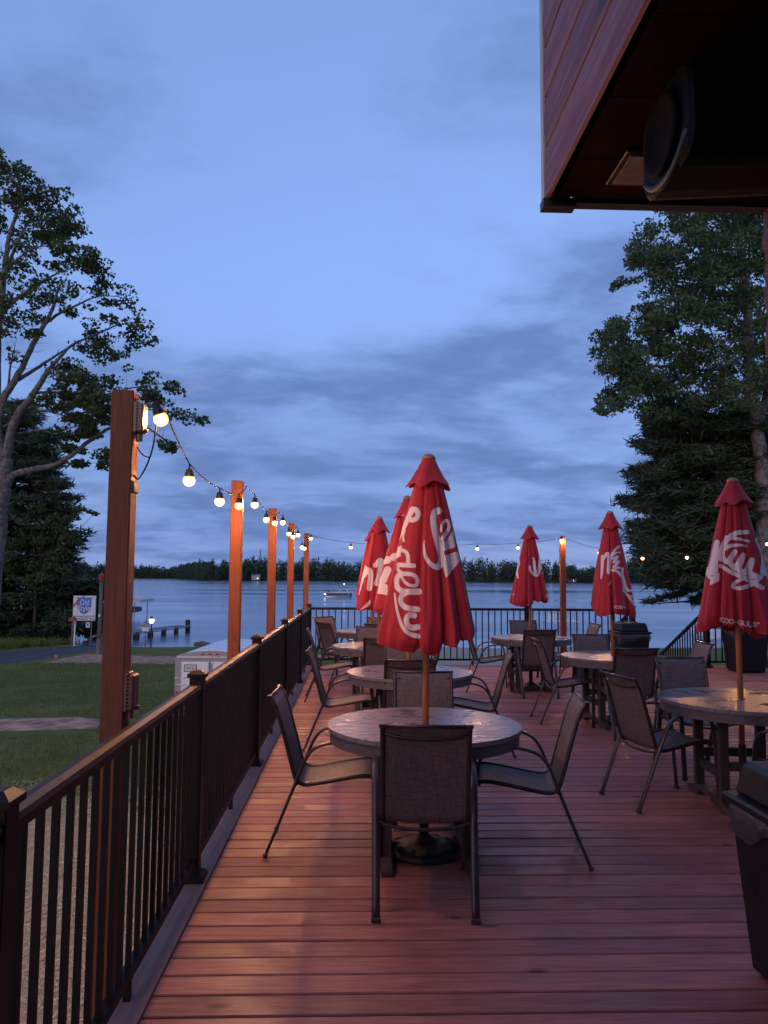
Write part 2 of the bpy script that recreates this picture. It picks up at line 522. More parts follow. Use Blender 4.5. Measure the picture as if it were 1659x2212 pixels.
# ------------------------------------------------------------------ mesh helpers
class MB:
    def __init__(self):
        self.v, self.f = [], []

    def box(self, c, s, rz=0.0, M=None):
        x, y, z = s[0] / 2, s[1] / 2, s[2] / 2
        n = len(self.v)
        for a in (-x, x):
            for b in (-y, y):
                for d in (-z, z):
                    p = Vector((a, b, d))
                    if rz:
                        p = Matrix.Rotation(rz, 3, 'Z') @ p
                    if M is not None:
                        p = M @ p
                    self.v.append(tuple(p + Vector(c)))
        self.f += [tuple(n + i for i in q) for q in
                   ((0, 1, 3, 2), (4, 6, 7, 5), (0, 4, 5, 1), (2, 3, 7, 6), (0, 2, 6, 4), (1, 5, 7, 3))]
        return self

    def bar(self, a, b, w, h=None):
        """rectangular bar from a to b"""
        a, b = Vector(a), Vector(b)
        d = b - a
        q = d.to_track_quat('Z', 'Y').to_matrix()
        h = h or w
        n = len(self.v)
        for p in (a, b):
            for (sx, sy) in ((-1, -1), (1, -1), (1, 1), (-1, 1)):
                self.v.append(tuple(p + q @ Vector((sx * w / 2, sy * h / 2, 0))))
        self.f += [(n + 3, n + 2, n + 1, n), (n + 4, n + 5, n + 6, n + 7)]
        for i in range(4):
            j = (i + 1) % 4
            self.f.append((n + i, n + j, n + 4 + j, n + 4 + i))
        return self

    def tube(self, pts, r, k=8, cap=True, flat=1.0):
        pts = [Vector(p) for p in pts]
        m = len(pts)
        rr = r if isinstance(r, (list, tuple)) else [r] * m
        n0 = len(self.v)
        prev = None
        for i, p in enumerate(pts):
            t = (pts[min(i + 1, m - 1)] - pts[max(i - 1, 0)]).normalized()
            if prev is None:
                u = t.orthogonal().normalized()
                ref = Vector((0, 1, 0)) if abs(t.y) < 0.9 else Vector((1, 0, 0))
                u = (ref - t * ref.dot(t)).normalized()
            else:
                u = (prev - t * prev.dot(t)).normalized()
            prev = u
            w = t.cross(u)
            for j in range(k):
                a = 2 * math.pi * j / k + math.pi / k
                self.v.append(tuple(p + (u * math.cos(a) * flat + w * math.sin(a)) * rr[i]))
        for i in range(m - 1):
            for j in range(k):
                j2 = (j + 1) % k
                self.f.append((n0 + i * k + j, n0 + i * k + j2, n0 + (i + 1) * k + j2, n0 + (i + 1) * k + j))
        if cap:
            self.f.append(tuple(n0 + j for j in reversed(range(k))))
            self.f.append(tuple(n0 + (m - 1) * k + j for j in range(k)))
        return self

    def lathe(self, prof, k=24, c=(0, 0, 0), cap=True):
        n0 = len(self.v)
        for (r, z) in prof:
            for j in range(k):
                a = 2 * math.pi * j / k
                self.v.append((c[0] + r * math.cos(a), c[1] + r * math.sin(a), c[2] + z))
        for i in range(len(prof) - 1):
            for j in range(k):
                j2 = (j + 1) % k
                self.f.append((n0 + i * k + j, n0 + i * k + j2, n0 + (i + 1) * k + j2, n0 + (i + 1) * k + j))
        if cap:
            self.f.append(tuple(n0 + j for j in reversed(range(k))))
            self.f.append(tuple(n0 + (len(prof) - 1) * k + j for j in range(k)))
        return self

    def prism(self, poly, a, b):
        """poly: list of 3D points; extruded by vector b-a"""
        n = len(self.v)
        d = Vector(b) - Vector(a)
        m = len(poly)
        for p in poly:
            self.v.append(tuple(p))
        for p in poly:
            self.v.append(tuple(Vector(p) + d))
        self.f.append(tuple(n + i for i in range(m)))
        self.f.append(tuple(n + m + i for i in reversed(range(m))))
        for i in range(m):
            j = (i + 1) % m
            self.f.append((n + j, n + i, n + m + i, n + m + j))
        return self

    def mesh(self, name, mat, sm=False, bevel=0.0):
        me = bpy.data.meshes.new(name)
        me.from_pydata(self.v, [], self.f)
        bm = bmesh.new()
        bm.from_mesh(me)
        bmesh.ops.recalc_face_normals(bm, faces=bm.faces)
        if bevel:
            es = [e for e in bm.edges if e.is_manifold and e.calc_face_angle(0) > 0.5]
            bmesh.ops.bevel(bm, geom=es, offset=bevel, segments=1, affect='EDGES', clamp_overlap=True)
        bm.to_mesh(me)
        bm.free()
        me.materials.append(mat)
        if sm:
            me.polygons.foreach_set('use_smooth', [True] * len(me.polygons))
        me.update()
        return me

    def build(self, name, mat, parent=None, sm=False, bevel=0.0):
        return link(name, self.mesh(name, mat, sm, bevel), parent)


def link(name, me, parent=None, loc=None):
    o = bpy.data.objects.new(name, me)
    C.objects.link(o)
    if parent is not None:
        o.parent = parent
    if loc is not None:
        o.location = loc
    return o


def tag(o, label=None, cat=None, group=None, kind=None):
    for k, v in (('label', label), ('category', cat), ('group', group), ('kind', kind)):
        if v:
            o[k] = v
    return o


def thing(name, label, cat, loc=(0, 0, 0), rz=0.0, group=None):
    o = bpy.data.objects.new(name, None)
    o.empty_display_size = 0.1
    C.objects.link(o)
    o.location = loc
    o.rotation_euler = (0, 0, rz)
    return tag(o, label, cat, group)


def copy_tree(o, parent=None):
    c = o.copy()
    C.objects.link(c)
    c.parent = parent
    for ch in list(o.children):
        copy_tree(ch, c)
    return c


def rawmesh(name, verts, faces_n, idx, mat, sm=False):
    """verts (n,3) array; faces all with faces_n corners, idx flat"""
    me = bpy.data.meshes.new(name)
    nv = len(verts)
    nf = len(idx) // faces_n
    me.vertices.add(nv)
    me.vertices.foreach_set('co', np.asarray(verts, dtype=np.float32).ravel())
    me.loops.add(len(idx))
    me.loops.foreach_set('vertex_index', np.asarray(idx, dtype=np.int32))
    me.polygons.add(nf)
    me.polygons.foreach_set('loop_start', np.arange(nf, dtype=np.int32) * faces_n)
    me.polygons.foreach_set('loop_total', np.full(nf, faces_n, dtype=np.int32))
    if sm:
        me.polygons.foreach_set('use_smooth', np.ones(nf, dtype=bool))
    me.update(calc_edges=True)
    me.validate()
    me.materials.append(mat)
    return me


def crspline(pts, n=6):
    """Catmull-Rom through points"""
    P = [Vector(p) for p in pts]
    P = [P[0] * 2 - P[1]] + P + [P[-1] * 2 - P[-2]]
    out = []
    for i in range(1, len(P) - 2):
        for j in range(n):
            t = j / n
            a, b, c, d = P[i - 1], P[i], P[i + 1], P[i + 2]
            out.append(0.5 * ((2 * b) + (c - a) * t + (2 * a - 5 * b + 4 * c - d) * t * t + (3 * b - a - 3 * c + d) * t ** 3))
    out.append(P[-2])
    return out


# ------------------------------------------------------------------ terrain, lake
WATER = -3.85


def gz(x, y):
    """height of the ground"""
    pts = [(-60, -2.1), (6, -2.2), (14, -2.35), (22, -2.62), (34, -2.95), (46, -3.25), (55, -3.62), (60, -3.95), (70, -4.6), (120, -7), (400, -8)]
    for (a, za), (b, zb) in zip(pts, pts[1:]):
        if y <= b:
            t = max(0.0, (y - a) / (b - a))
            z = za + (zb - za) * t
            break
    else:
        z = -8
    z += 0.035 * math.sin(x * 0.5 + y * 0.21) + 0.03 * math.sin(x * 0.23 - y * 0.4)
    return z


xs = [-2500, -900, -300, -120] + [x * 1.5 for x in range(-50, 51)] + [120, 300, 900, 2500]
ys = [-400, -120, -40] + [y * 1.25 for y in range(-20, 58)] + [74, 80, 100, 150, 260, 420, 900, 1800, 3500]
gv = [(x, y, gz(x, y)) for y in ys for x in xs]
gf = []
W_ = len(xs)
for j in range(len(ys) - 1):
    for i in range(W_ - 1):
        gf.append((j * W_ + i, j * W_ + i + 1, (j + 1) * W_ + i + 1, (j + 1) * W_ + i))
me = bpy.data.meshes.new('ground')
me.from_pydata(gv, [], gf)
me.materials.append(M_ground)
me.polygons.foreach_set('use_smooth', [True] * len(me.polygons))
tag(link('ground', me), kind='structure')

wb = MB()
wb.v = [(-3500, 50, WATER), (3500, 50, WATER), (3500, 3600, WATER), (-3500, 3600, WATER)]
wb.f = [(0, 1, 2, 3)]
tag(wb.build('lake', M_water), kind='structure')


def sheet(name, near, far, mat, dz=0.03, n=24):
    """ground-hugging strip between two polylines of (x, y)"""
    def samp(pl, t):
        k = t * (len(pl) - 1)
        i = min(int(k), len(pl) - 2)
        u = k - i
        return (pl[i][0] * (1 - u) + pl[i + 1][0] * u, pl[i][1] * (1 - u) + pl[i + 1][1] * u)
    m = MB()
    K = 6
    for i in range(n + 1):
        a, b = samp(near, i / n), samp(far, i / n)
        for j in range(K + 1):
            t = j / K
            e = 0.12 if j in (0, K) else 0.0
            x = a[0] * (1 - t) + b[0] * t + random.uniform(-e, e)
            y = a[1] * (1 - t) + b[1] * t + random.uniform(-e, e)
            m.v.append((x, y, gz(x, y) + (dz if 0 < j < K else -0.02)))
    for i in range(n):
        for j in range(K):
            q = i * (K + 1) + j
            m.f.append((q, q + K + 1, q + K + 2, q + 1))
    return tag(m.build(name, mat, sm=True), kind='structure')


sheet('road', [(-60, 31), (-24, 34.5), (-17.5, 41), (-16.2, 47), (-16.5, 52), (-17, 57)],
      [(-60, 47), (-27, 47.5), (-22.5, 50.5), (-21.0, 53), (-20.6, 55.5), (-20.5, 57)], M_asph, 0.035, 40)
sheet('boat_ramp', [(-17, 57.02), (-17.4, 64)], [(-20.5, 57.02), (-20.6, 64)], M_conc, 0.07, 8)
sheet('dirt_path', [(-26, 20.0), (-8, 20.6), (-6.9, 20.9)], [(-26, 23.0), (-8, 22.9), (-6.9, 22.2)], M_dirt, 0.03, 30)
sheet('sandy_drive', [(-16.5, 40.5), (-10, 40.0), (-5, 41.5), (2, 43)], [(-15.8, 47), (-10, 46.3), (-5, 47), (2, 48)], M_dirt, 0.03, 30)

# grass and straw: nobody could count them
def blades(name, n, xr, yr, h, w, mat, label, cat, lie=0.0, keep=None):
    x = rng.uniform(*xr, n)
    y = rng.uniform(yr[0] ** 0.5, yr[1] ** 0.5, n) ** 2
    if keep is not None:
        k = keep(x, y)
        x, y = x[k], y[k]
        n = len(x)
    z = np.array([gz(a, b) for a, b in zip(x, y)])
    ang = rng.uniform(0, 2 * np.pi, n)
    hh = h * rng.uniform(0.5, 1.3, n)
    dx, dy = np.cos(ang), np.sin(ang)
    lean = rng.uniform(0.2, 0.7, n) if not lie else rng.uniform(2.0, 9.0, n)
    V = np.zeros((n, 3, 3))
    base = np.stack([x, y, z], 1)
    side = np.stack([-dy, dx, np.zeros(n)], 1) * (w / 2)
    V[:, 0] = base - side
    V[:, 1] = base + side
    hz = hh / np.sqrt(1 + lean ** 2)
    V[:, 2] = base + np.stack([dx * hz * lean, dy * hz * lean, hz + (0.012 if lie else 0)], 1)
    if lie:
        V[:, 0, 2] += 0.01
        V[:, 1, 2] += 0.012
    me = rawmesh(name, V.reshape(-1, 3), 3, np.arange(n * 3), mat)
    return tag(link(name, me), label, cat, kind='stuff')


def strawkeep(x, y):
    return (rng.random(len(x)) < np.clip((15.5 - y) / 3.0, 0, 1))


blades('straw_mulch', 42000, (-11, -1.1), (2.5, 15.5), 0.22, 0.011, M_straw,
       'dry straw scattered over bare soil beside the deck', 'straw', lie=1, keep=strawkeep)
blades('lawn_grass', 60000, (-20, -1.0), (10.5, 42), 0.075, 0.03, M_grass, 'short mown green grass beyond the railing', 'grass',
       keep=lambda x, y: (y > 12 + 2 * np.sin(x)) & ~((y > 20) & (y < 23) & (x < -6.9)) & (x > -0.52 * y - 1.5))
blades('roadside_grass', 14000, (-42, -21), (50, 60), 0.6, 0.07, M_grass, 'tall rough grass along the far side of the road', 'grass',
       keep=lambda x, y: (y > 50.5 + rng.random(len(x)) * 2) & (x < -24 + (y - 50) * .3))

# ------------------------------------------------------------------ far shore
m = MB()
shore = []
for i in range(61):
    px = -900 + i * 75
    t = min(1, max(0, (px - 405) / 40))
    Y = 790 * (1 - t) + 585 * t + 18 * math.sin(i * 1.3)
    if px > 1100:
        Y += (px - 1100) * 0.03
    p = at(px, 1245, Y)
    shore.append((p.x, Y))
for (x, y) in shore:
    m.v += [(x, y, WATER - 1), (x, y + 3, WATER + 0.7), (x * 1.02, y + 30, WATER + 3.5), (x * 1.6, y + 420, WATER + 7)]
for i in range(60):
    for j in range(3):
        q = i * 4 + j
        m.f.append((q, q + 4, q + 5, q + 1))
tag(m.build('far_shore', plain('far_bank', (0.045, 0.05, 0.03), 0.95, 0, 0.3, 0.1), sm=True), kind='structure')


def leafmesh(name, centers, radii, counts, size, mat, shell=0.55, droop=0.0, aspect=1.0, flatz=1.0):
    """many small leaf faces spread through ellipsoidal clumps"""
    allV = []
    for c, r, n in zip(centers, radii, counts):
        d = rng.normal(size=(n, 3))
        d /= np.linalg.norm(d, axis=1)[:, None] + 1e-9
        rad = rng.random(n) ** (1 / 3.0)
        rad = shell * np.maximum(rad, rng.random(n) ** 0.5) + (1 - shell) * rad
        p = d * rad[:, None] * np.asarray(r)[None, :] * rng.uniform(0.8, 1.12, n)[:, None] + np.asarray(c)[None, :]
        a = rng.normal(size=(n, 3))
        a[:, 2] -= droop
        a /= np.linalg.norm(a, axis=1)[:, None]
        b = np.cross(a, rng.normal(size=(n, 3)))
        b /= np.linalg.norm(b, axis=1)[:, None] + 1e-9
        s = size * rng.uniform(0.6, 1.35, n)[:, None]
        q = np.stack([p - a * s * 0.5, p + b * s * 0.36 * aspect, p + a * s * 0.6, p - b * s * 0.36 * aspect], 1)
        q[:, :, 2] = p[:, None, 2] + (q[:, :, 2] - p[:, None, 2]) * flatz
        allV.append(q.reshape(-1, 3))
    V = np.concatenate(allV)
    return rawmesh(name, V, 4, np.arange(len(V)), mat)


cs, rs, ns = [], [], []
for i in range(60):
    (xa, ya), (xb, yb) = shore[i], shore[i + 1]
    L = math.hypot(xb - xa, yb - ya)
    vis = -6 < i * 75 - 900 + 75 and (i * 75 - 900) < 1750
    far_ = (i * 75 - 900) < 400
    step = (1.9 if vis else 9.0)
    for k in range(int(L / step) + 1):
        for row in range(3):
            t = random.random()
            x = xa + (xb - xa) * t + random.uniform(-2, 2)
            y = ya + (yb - ya) * t + 4 + row * 9 + random.uniform(-3, 3)
            px = i * 75 - 900 + 75 * t
            hgt = (11.5 if far_ else 13.0) + 1.7 * math.sin(px * 0.013) + 1.2 * math.sin(px * 0.047 + 1)
            if 900 < px < 1060:
                hgt += 2.2
            if px > 1060:
                hgt -= 1.5
            h = max(5, random.gauss(hgt, 1.0)) * (0.86 + 0.09 * row)
            con = random.random() < 0.07
            z0 = WATER + 1.2 + row
            if con:
                for q in range(4):
                    u = q / 3
                    cs.append((x, y, z0 + h * (0.35 + 0.62 * u) + 0.6))
                    rs.append((2.3 * (1 - u) + 0.45, 2.3 * (1 - u) + 0.45, h * 0.17))
                    ns.append(16 if vis else 6)
            else:
                cs.append((x, y, z0 + h * 0.58))
                rs.append((random.uniform(2.2, 3.6), 3, h * 0.42))
                ns.append(66 if vis else 14)
                cs.append((x, y, z0 + h * 0.22))
                rs.append((2.6, 2.4, h * 0.25))
                ns.append(26 if vis else 6)
tag(link('far_forest', leafmesh('far_forest', cs, rs, ns, 1.25, M_farl)), 'dark wooded shore across the lake', 'forest', kind='stuff')

def cottage(px, Y, w, h, label):
    p = at(px, 1250, Y)
    t = thing('lake_cottage', label, 'house', (p.x, Y, WATER + 0.9), 0, 'cottages on the far shore')
    MB().box((0, 0, h / 2), (w, 5, h)).build('wall', M_grey, t)
    MB().prism([(-w / 2 - .4, -2.9, h), (w / 2 + .4, -2.9, h), (w / 2 + .4, 0, h + 1.5), (-w / 2 - .4, 0, h + 1.5)], (0, 0, 0), (0, 0, .25)).build('roof', M_grey, t)
    for sx in (-0.25, 0.25):
        MB().box((sx * w, -2.55, h * .55), (0.9, 0.1, 1.0)).build('window', M_far if sx > 0 else M_sblk, t)
    return t


cottage(553, 582, 6, 2.6, 'white cottage with lit window on the far shore behind the second wooden post')
cottage(1158, 586, 7, 2.2, 'low white cottage on the far shore left of the far wooden post')
cottage(1230, 588, 9, 2.2, 'long white cottage on the far shore right of the far wooden post')

# ------------------------------------------------------------------ building with overhang
YE = 2.50               # lake end of the building
_c = at(1175, 444, YE)
XO, ZS = _c.x, _c.z
XW = at(1642, 447, YE).x
b = thing('red_building', 'dark red log sided building with overhanging upper floor at upper right', 'building', (0, 0, 0))


def logboard(x, y0, y1, z0, h, depth, hew=0.0, seg=24, sign=-1):
    prof = [(0.0, 0.0), (0.010, 0.006), (depth * 0.75, 0.03), (depth, h * 0.35), (depth, h * 0.6), (depth * 0.8, h - 0.03), (0.010, h - 0.006), (0.0, h)]
    m = MB()
    k = len(prof)
    for i in range(seg + 1):
        y = y0 + (y1 - y0) * i / seg
        for (d, z) in prof:
            j = hew * random.uniform(-1, 1) if 0.01 < d else 0
            m.v.append((x + sign * (d + j), y, z0 + z + (0.4 * j)))
    for i in range(seg):
        for j in range(k - 1):
            q = i * k + j
            m.f.append((q, q + 1, q + k + 1, q + k))
    m.f.append(tuple(range(k)))
    m.f.append(tuple(seg * k + j for j in reversed(range(k))))
    return m


n = 0
z = ZS + 0.002
while z < 4.9:
    logboard(XO + 0.008, -5.0, YE - 0.035, z, 0.176, 0.013, 0.0003, 30).build('siding_board', M_redsid, b, sm=False)
    z += 0.179
z = -0.02
while z < ZS - 0.12:
    logboard(XW + 0.008, -5.0, YE - 0.02, z, 0.186, 0.014, 0.005, 90).build('wall_log', M_hewn, b, sm=True)
    z += 0.190
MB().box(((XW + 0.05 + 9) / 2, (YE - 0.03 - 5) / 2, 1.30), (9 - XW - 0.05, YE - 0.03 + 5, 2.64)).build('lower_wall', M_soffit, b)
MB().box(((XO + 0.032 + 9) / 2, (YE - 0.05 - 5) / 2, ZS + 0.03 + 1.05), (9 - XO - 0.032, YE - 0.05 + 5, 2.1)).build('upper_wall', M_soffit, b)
y = -5.0
while y < YE - 0.2:
    w = min(0.30, YE - 0.06 - y)
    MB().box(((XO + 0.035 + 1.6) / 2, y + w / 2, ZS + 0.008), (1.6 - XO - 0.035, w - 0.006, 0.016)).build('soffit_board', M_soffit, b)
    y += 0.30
MB().box((XO + 0.030, YE - 0.012, ZS + 1.05), (0.075, 0.034, 2.12)).build('corner_trim', M_trim, b)
MB().box((XO + 0.055, YE - 0.045, ZS + 1.06), (0.05, 0.018, 2.10)).build('corner_channel', M_dark, b)
MB().box((XO + 0.045 + 4.2, YE - 0.012, ZS + 0.012), (8.3, 0.045, 0.034)).build('drip_edge', M_dark, b)
MB().box((XO + 0.045, YE - 0.012, ZS - 0.004), (0.11, 0.05, 0.03)).build('drip_end', M_dark, b)
so = MB().box((XO + 0.235, 2.24, ZS - 0.004), (0.15, 0.20, 0.012)).build('soffit_lamp', M_dark, b, bevel=0.003)
MB().box((XO + 0.235, 2.24, ZS - 0.012), (0.115, 0.16, 0.006)).build('lens', plain('frosted_lens', (0.30, 0.24, 0.22), 0.3), so)

MB().box((3.5, -4.3, 1.4), (11.0, 1.2, 7.2)).build('added_blocking_wing', M_soffit, b)  # unseen block added behind the camera to keep low sky light off the deck

# loudspeaker under the soffit
M_spk = plain('speaker_black', (0.003, 0.003, 0.004), 0.6, 0, 0.1, 20, 0, 0.12)
sp = thing('loudspeaker', 'black loudspeaker hung under the dark red soffit', 'speaker', (XO + 0.40, 1.86, ZS - 0.255))
m = MB()
prof = []
for i in range(25):
    a = 2 * math.pi * i / 25
    c, s = math.cos(a), math.sin(a)
    prof.append((abs(c) ** 0.42 * math.copysign(1, c) * 0.155, abs(s) ** 0.42 * math.copysign(1, s) * 0.125))
K = len(prof)
for (xx, k) in ((-0.245, 0.93), (-0.235, 1.0), (0.16, 0.84), (0.20, 0.78)):
    for (yy, zz) in prof:
        m.v.append((xx, yy * k, 0.128 + zz * k))
for i in range(3):
    for j in range(K):
        j2 = (j + 1) % K
        m.f.append((i * K + j, i * K + j2, (i + 1) * K + j2, (i + 1) * K + j))
m.f.append(tuple(range(K)))
m.f.append(tuple(3 * K + j for j in range(K)))
m.build('cabinet', M_spk, sp, sm=False, bevel=0.0)
g = MB()
g.lathe([(0.10, 0), (0.104, 0.012), (0.09, 0.016), (0.075, 0.006), (0.03, 0.004)], 28)
gm = g.mesh('woofer_ring', plain('speaker_ring', (0.003, 0.003, 0.004), 0.8, 0, 0.1, 20, 0, 0.08), sm=True)
wo_ = link('woofer_ring', gm, sp, (-0.247, 0, 0.128))
wo_.rotation_euler = (0, R(-90), 0)
MB().box((-0.03, 0, 0.265), (0.05, 0.05, 0.04)).build('bracket', M_dark, sp)
lip = MB().tube([(-0.243, 0.155 * math.cos(R(a)) * 0.98, 0.128 + 0.122 * math.sin(R(a))) for a in range(-150, -20, 13)], 0.011, 6)
lip.build('front_lip', plain('speaker_lip', (0.022, 0.022, 0.025), 0.5, 0, 0.1, 20), sp, sm=True)

# ------------------------------------------------------------------ deck
XL = -0.752             # inner edge of the border board
YF = 13.62              # lake end of the deck
deck = bpy.data.objects.new('deck', None)
C.objects.link(deck)
tag(deck, kind='structure')
PITCHB = 0.1405
y = -1.2
rows = 0
XR = 10.5
plank_cache = {}


def plank(x0, x1, y):
    L = x1 - x0
    key = (round(L, 2), rows % 3)
    if key not in plank_cache:
        mm = MB()
        w = PITCHB - 0.0085
        seg = max(2, int(L / 0.8))
        bow = [random.uniform(-0.0012, 0.0012) for _ in range(seg + 1)]
        cup = random.uniform(-0.0010, 0.0012)
        ring = [(-w / 2, -0.028), (-w / 2, -0.005), (-w / 2 + 0.005, 0), (0, cup), (w / 2 - 0.005, 0), (w / 2, -0.005), (w / 2, -0.028)]
        for i in range(seg + 1):
            for (a, zz) in ring:
                mm.v.append((L * i / seg, a + bow[i], zz))
        k = len(ring)
        for i in range(seg):
            for j in range(k):
                j2 = (j + 1) % k
                mm.f.append((i * k + j, i * k + j2, (i + 1) * k + j2, (i + 1) * k + j))
        mm.f.append(tuple(range(k)))
        mm.f.append(tuple(seg * k + j for j in reversed(range(k))))
        plank_cache[key] = mm.mesh('plank', M_deck)
    o = link('plank', plank_cache[key], deck, (x0, y + random.uniform(-0.0012, 0.0012), random.uniform(-0.0025, 0.0012)))
    return o


while y < YF - 0.1:
    j = [4.88, 6.10, 3.66, 5.49][rows % 4]
    j = round(XL + j, 3)
    plank(XL + 0.004, j - 0.002, y + PITCHB / 2)
    plank(j + 0.002, XR, y + PITCHB / 2)
    y += PITCHB
    rows += 1
YF = y
MB().box((XL - 0.071, (YF - 1.2) / 2, -0.012), (0.140, YF + 1.2, 0.032)).build('border_board', M_border, deck, bevel=0.003)
MB().box((XL - 0.155, (YF - 1.2) / 2, -0.16), (0.026, YF + 1.2, 0.30)).build('rim_board', M_border, deck)
MB().box(((XL + XR) / 2, YF + 0.015, -0.15), (XR - XL + 0.2, 0.026, 0.26)).build('rim_board', M_border, deck)
jm = MB().box((0, 0, -0.15), (0.04, YF + 1.1, 0.235)).mesh('joist', M_dkwood)
for i in range(16):
    link('joist', jm, deck, (XL + 0.05 + i * 0.7, (YF - 1.2) / 2, -0.004))
sm_ = MB().box((0, 0, -1.2), (0.14, 0.14, 2.3)).mesh('support_post', M_dkwood)
for yy in (0.5, 4.9, 9.3, 13.5):
    for xx in (-0.7, 3.0, 6.5, 10.0):
        link('support_post', sm_, deck, (xx, yy, -0.27))

# ------------------------------------------------------------------ railings
RAILH = 1.0
XRL = -0.832


def rail_post_mesh():
    m = MB()
    m.box((0, 0, 0.515), (0.072, 0.072, 1.03))
    return m.mesh('post', M_rail, bevel=0.003)


def pyramid(w0, w1, z0, z1, z2):
    m = MB()
    a, c = w0 / 2, w1 / 2
    for (h, z) in ((a, z0), (a, z1), (c, z2)):
        m.v += [(-h, -h, z), (h, -h, z), (h, h, z), (-h, h, z)]
    for i in range(2):
        for j in range(4):
            k = (j + 1) % 4
            m.f.append((i * 4 + j, i * 4 + k, i * 4 + 4 + k, i * 4 + 4 + j))
    m.f += [(3, 2, 1, 0), (8, 9, 10, 11)]
    return m


PM = rail_post_mesh()
CAPM = pyramid(0.092, 0.045, 1.030, 1.048, 1.066).mesh('post_cap', M_rail)
BASEM = pyramid(0.128, 0.088, 0.004, 0.028, 0.046).mesh('post_base', M_rail)
BALM = MB().box((0, 0, 0.515), (0.019, 0.019, 0.87)).mesh('baluster', M_rail)


def rail_post(t, x, y, z=0.0):
    p = link('post', PM, t, (x, y, z))
    link('post_cap', CAPM, p)
    link('post_base', BASEM, p)


def rail_run(t, a, c, bal=0.1085, support=True):
    """level rail between two post centres"""
    a, c = Vector(a), Vector(c)
    d = (c - a).normalized()
    L = (c - a).length
    p0, p1 = a + d * 0.038, c - d * 0.038
    m = MB()
    q = d.to_track_quat('Z', 'Y').to_matrix()
    side = Vector((-d.y, d.x, 0))
    prof = [(-0.029, 0.955), (0.029, 0.955), (0.032, 0.982), (0.027, 0.997), (0.0, 1.001), (-0.027, 0.997), (-0.032, 0.982)]
    for p in (p0, p1):
        for (s, z) in prof:
            m.v.append(tuple(p + side * s + Vector((0, 0, z))))
    k = len(prof)
    for j in range(k):
        j2 = (j + 1) % k
        m.f.append((j, j2, k + j2, k + j))
    m.f += [tuple(range(k)), tuple(k + j for j in reversed(range(k)))]
    m.build('top_rail', M_rail, t)
    m = MB()
    for p in (p0, p1):
        for (s, z) in ((-0.02, 0.085), (0.02, 0.085), (0.02, 0.118), (-0.02, 0.118)):
            m.v.append(tuple(p + side * s + Vector((0, 0, z))))
    m.f += [(0, 1, 5, 4), (1, 2, 6, 5), (2, 3, 7, 6), (3, 0, 4, 7), (3, 2, 1, 0), (4, 5, 6, 7)]
    m.build('bottom_rail', M_rail, t)
    nb = int((L - 0.1) / bal)
    for i in range(nb):
        s = (L - (nb - 1) * bal) / 2 + i * bal
        p = a + d * s
        o = link('baluster', BALM, t, p)
        o.rotation_euler = (0, 0, math.atan2(d.y, d.x))
    if support:
        p = (a + c) / 2
        MB().box((p.x, p.y, 0.045), (0.026, 0.026, 0.084)).build('support_block', M_rail, t)


lr = thing('deck_railing', 'long dark bronze baluster railing along the left edge of the deck', 'railing')
LP = [-0.50, 1.86, 4.10, 6.48, 8.95, 11.30, 13.52]
for yy in LP:
    rail_post(lr, XRL, yy)
for a, c in zip(LP, LP[1:]):
    rail_run(lr, (XRL, a, 0), (XRL, c, 0))
fr = thing('deck_railing', 'dark bronze baluster railing across the lake end of the deck', 'railing')
FX = [XRL, 1.085, 3.00, 4.90]
YR = 13.52
for xx in FX[1:]:
    rail_post(fr, xx, YR)
for a, c in zip(FX, FX[1:]):
    rail_run(fr, (a, YR, 0), (c, YR, 0), 0.112)
rr_ = thing('deck_railing', 'short dark bronze railing right of the stair opening behind the trash bin', 'railing')
for xx in (6.12, 8.2, 10.3):
    rail_post(rr_, xx, YR - 0.25)
for a, c in ((6.12, 8.2), (8.2, 10.3)):
    rail_run(rr_, (a, YR - 0.25, 0), (c, YR - 0.25, 0), 0.112)


def stair_rail(x, y0, label):
    t = thing('stair_railing', label, 'railing')
    L, drop = 2.25, 1.05
    m = MB()
    for z0 in (0.975, 0.115):
        m = MB().bar((x, y0 + 0.04, z0), (x, y0 + L, z0 - drop), 0.05, 0.04)
        m.build('top_rail' if z0 > 0.5 else 'bottom_rail', M_rail, t)
    nb = int(L / 0.112)
    bm_ = MB().box((0, 0, 0.54), (0.019, 0.019, 0.85)).mesh('baluster', M_rail)
    for i in range(1, nb):
        s = i * 0.112
        link('baluster', bm_, t, (x, y0 + s, -drop * s / L))
    p = link('post', PM, t, (x, y0 + L + 0.04, -drop - 0.02))
    link('post_cap', CAPM, p)
    return t


stair_rail(6.12, YR - 0.22, 'sloping dark stair railing descending from the deck towards the water')
stair_rail(4.90, YR + 0.05, 'sloping stair railing half hidden behind the far trash bin')
st = thing('wooden_steps', 'red wooden steps going down from the far end of the deck', 'steps')
sm2 = MB().box((0, 0, 0), (1.12, 0.28, 0.035)).mesh('tread', M_deck)
for i in range(12):
    link('tread', sm2, st, (5.51, YF + 0.2 + i * 0.29, -0.17 * (i + 1)))
for xx in (4.98, 6.04):
    MB().bar((xx, YF + 0.05, -0.15), (xx, YF + 3.6, -2.25), 0.05, 0.22).build('stringer', M_dkwood, st)

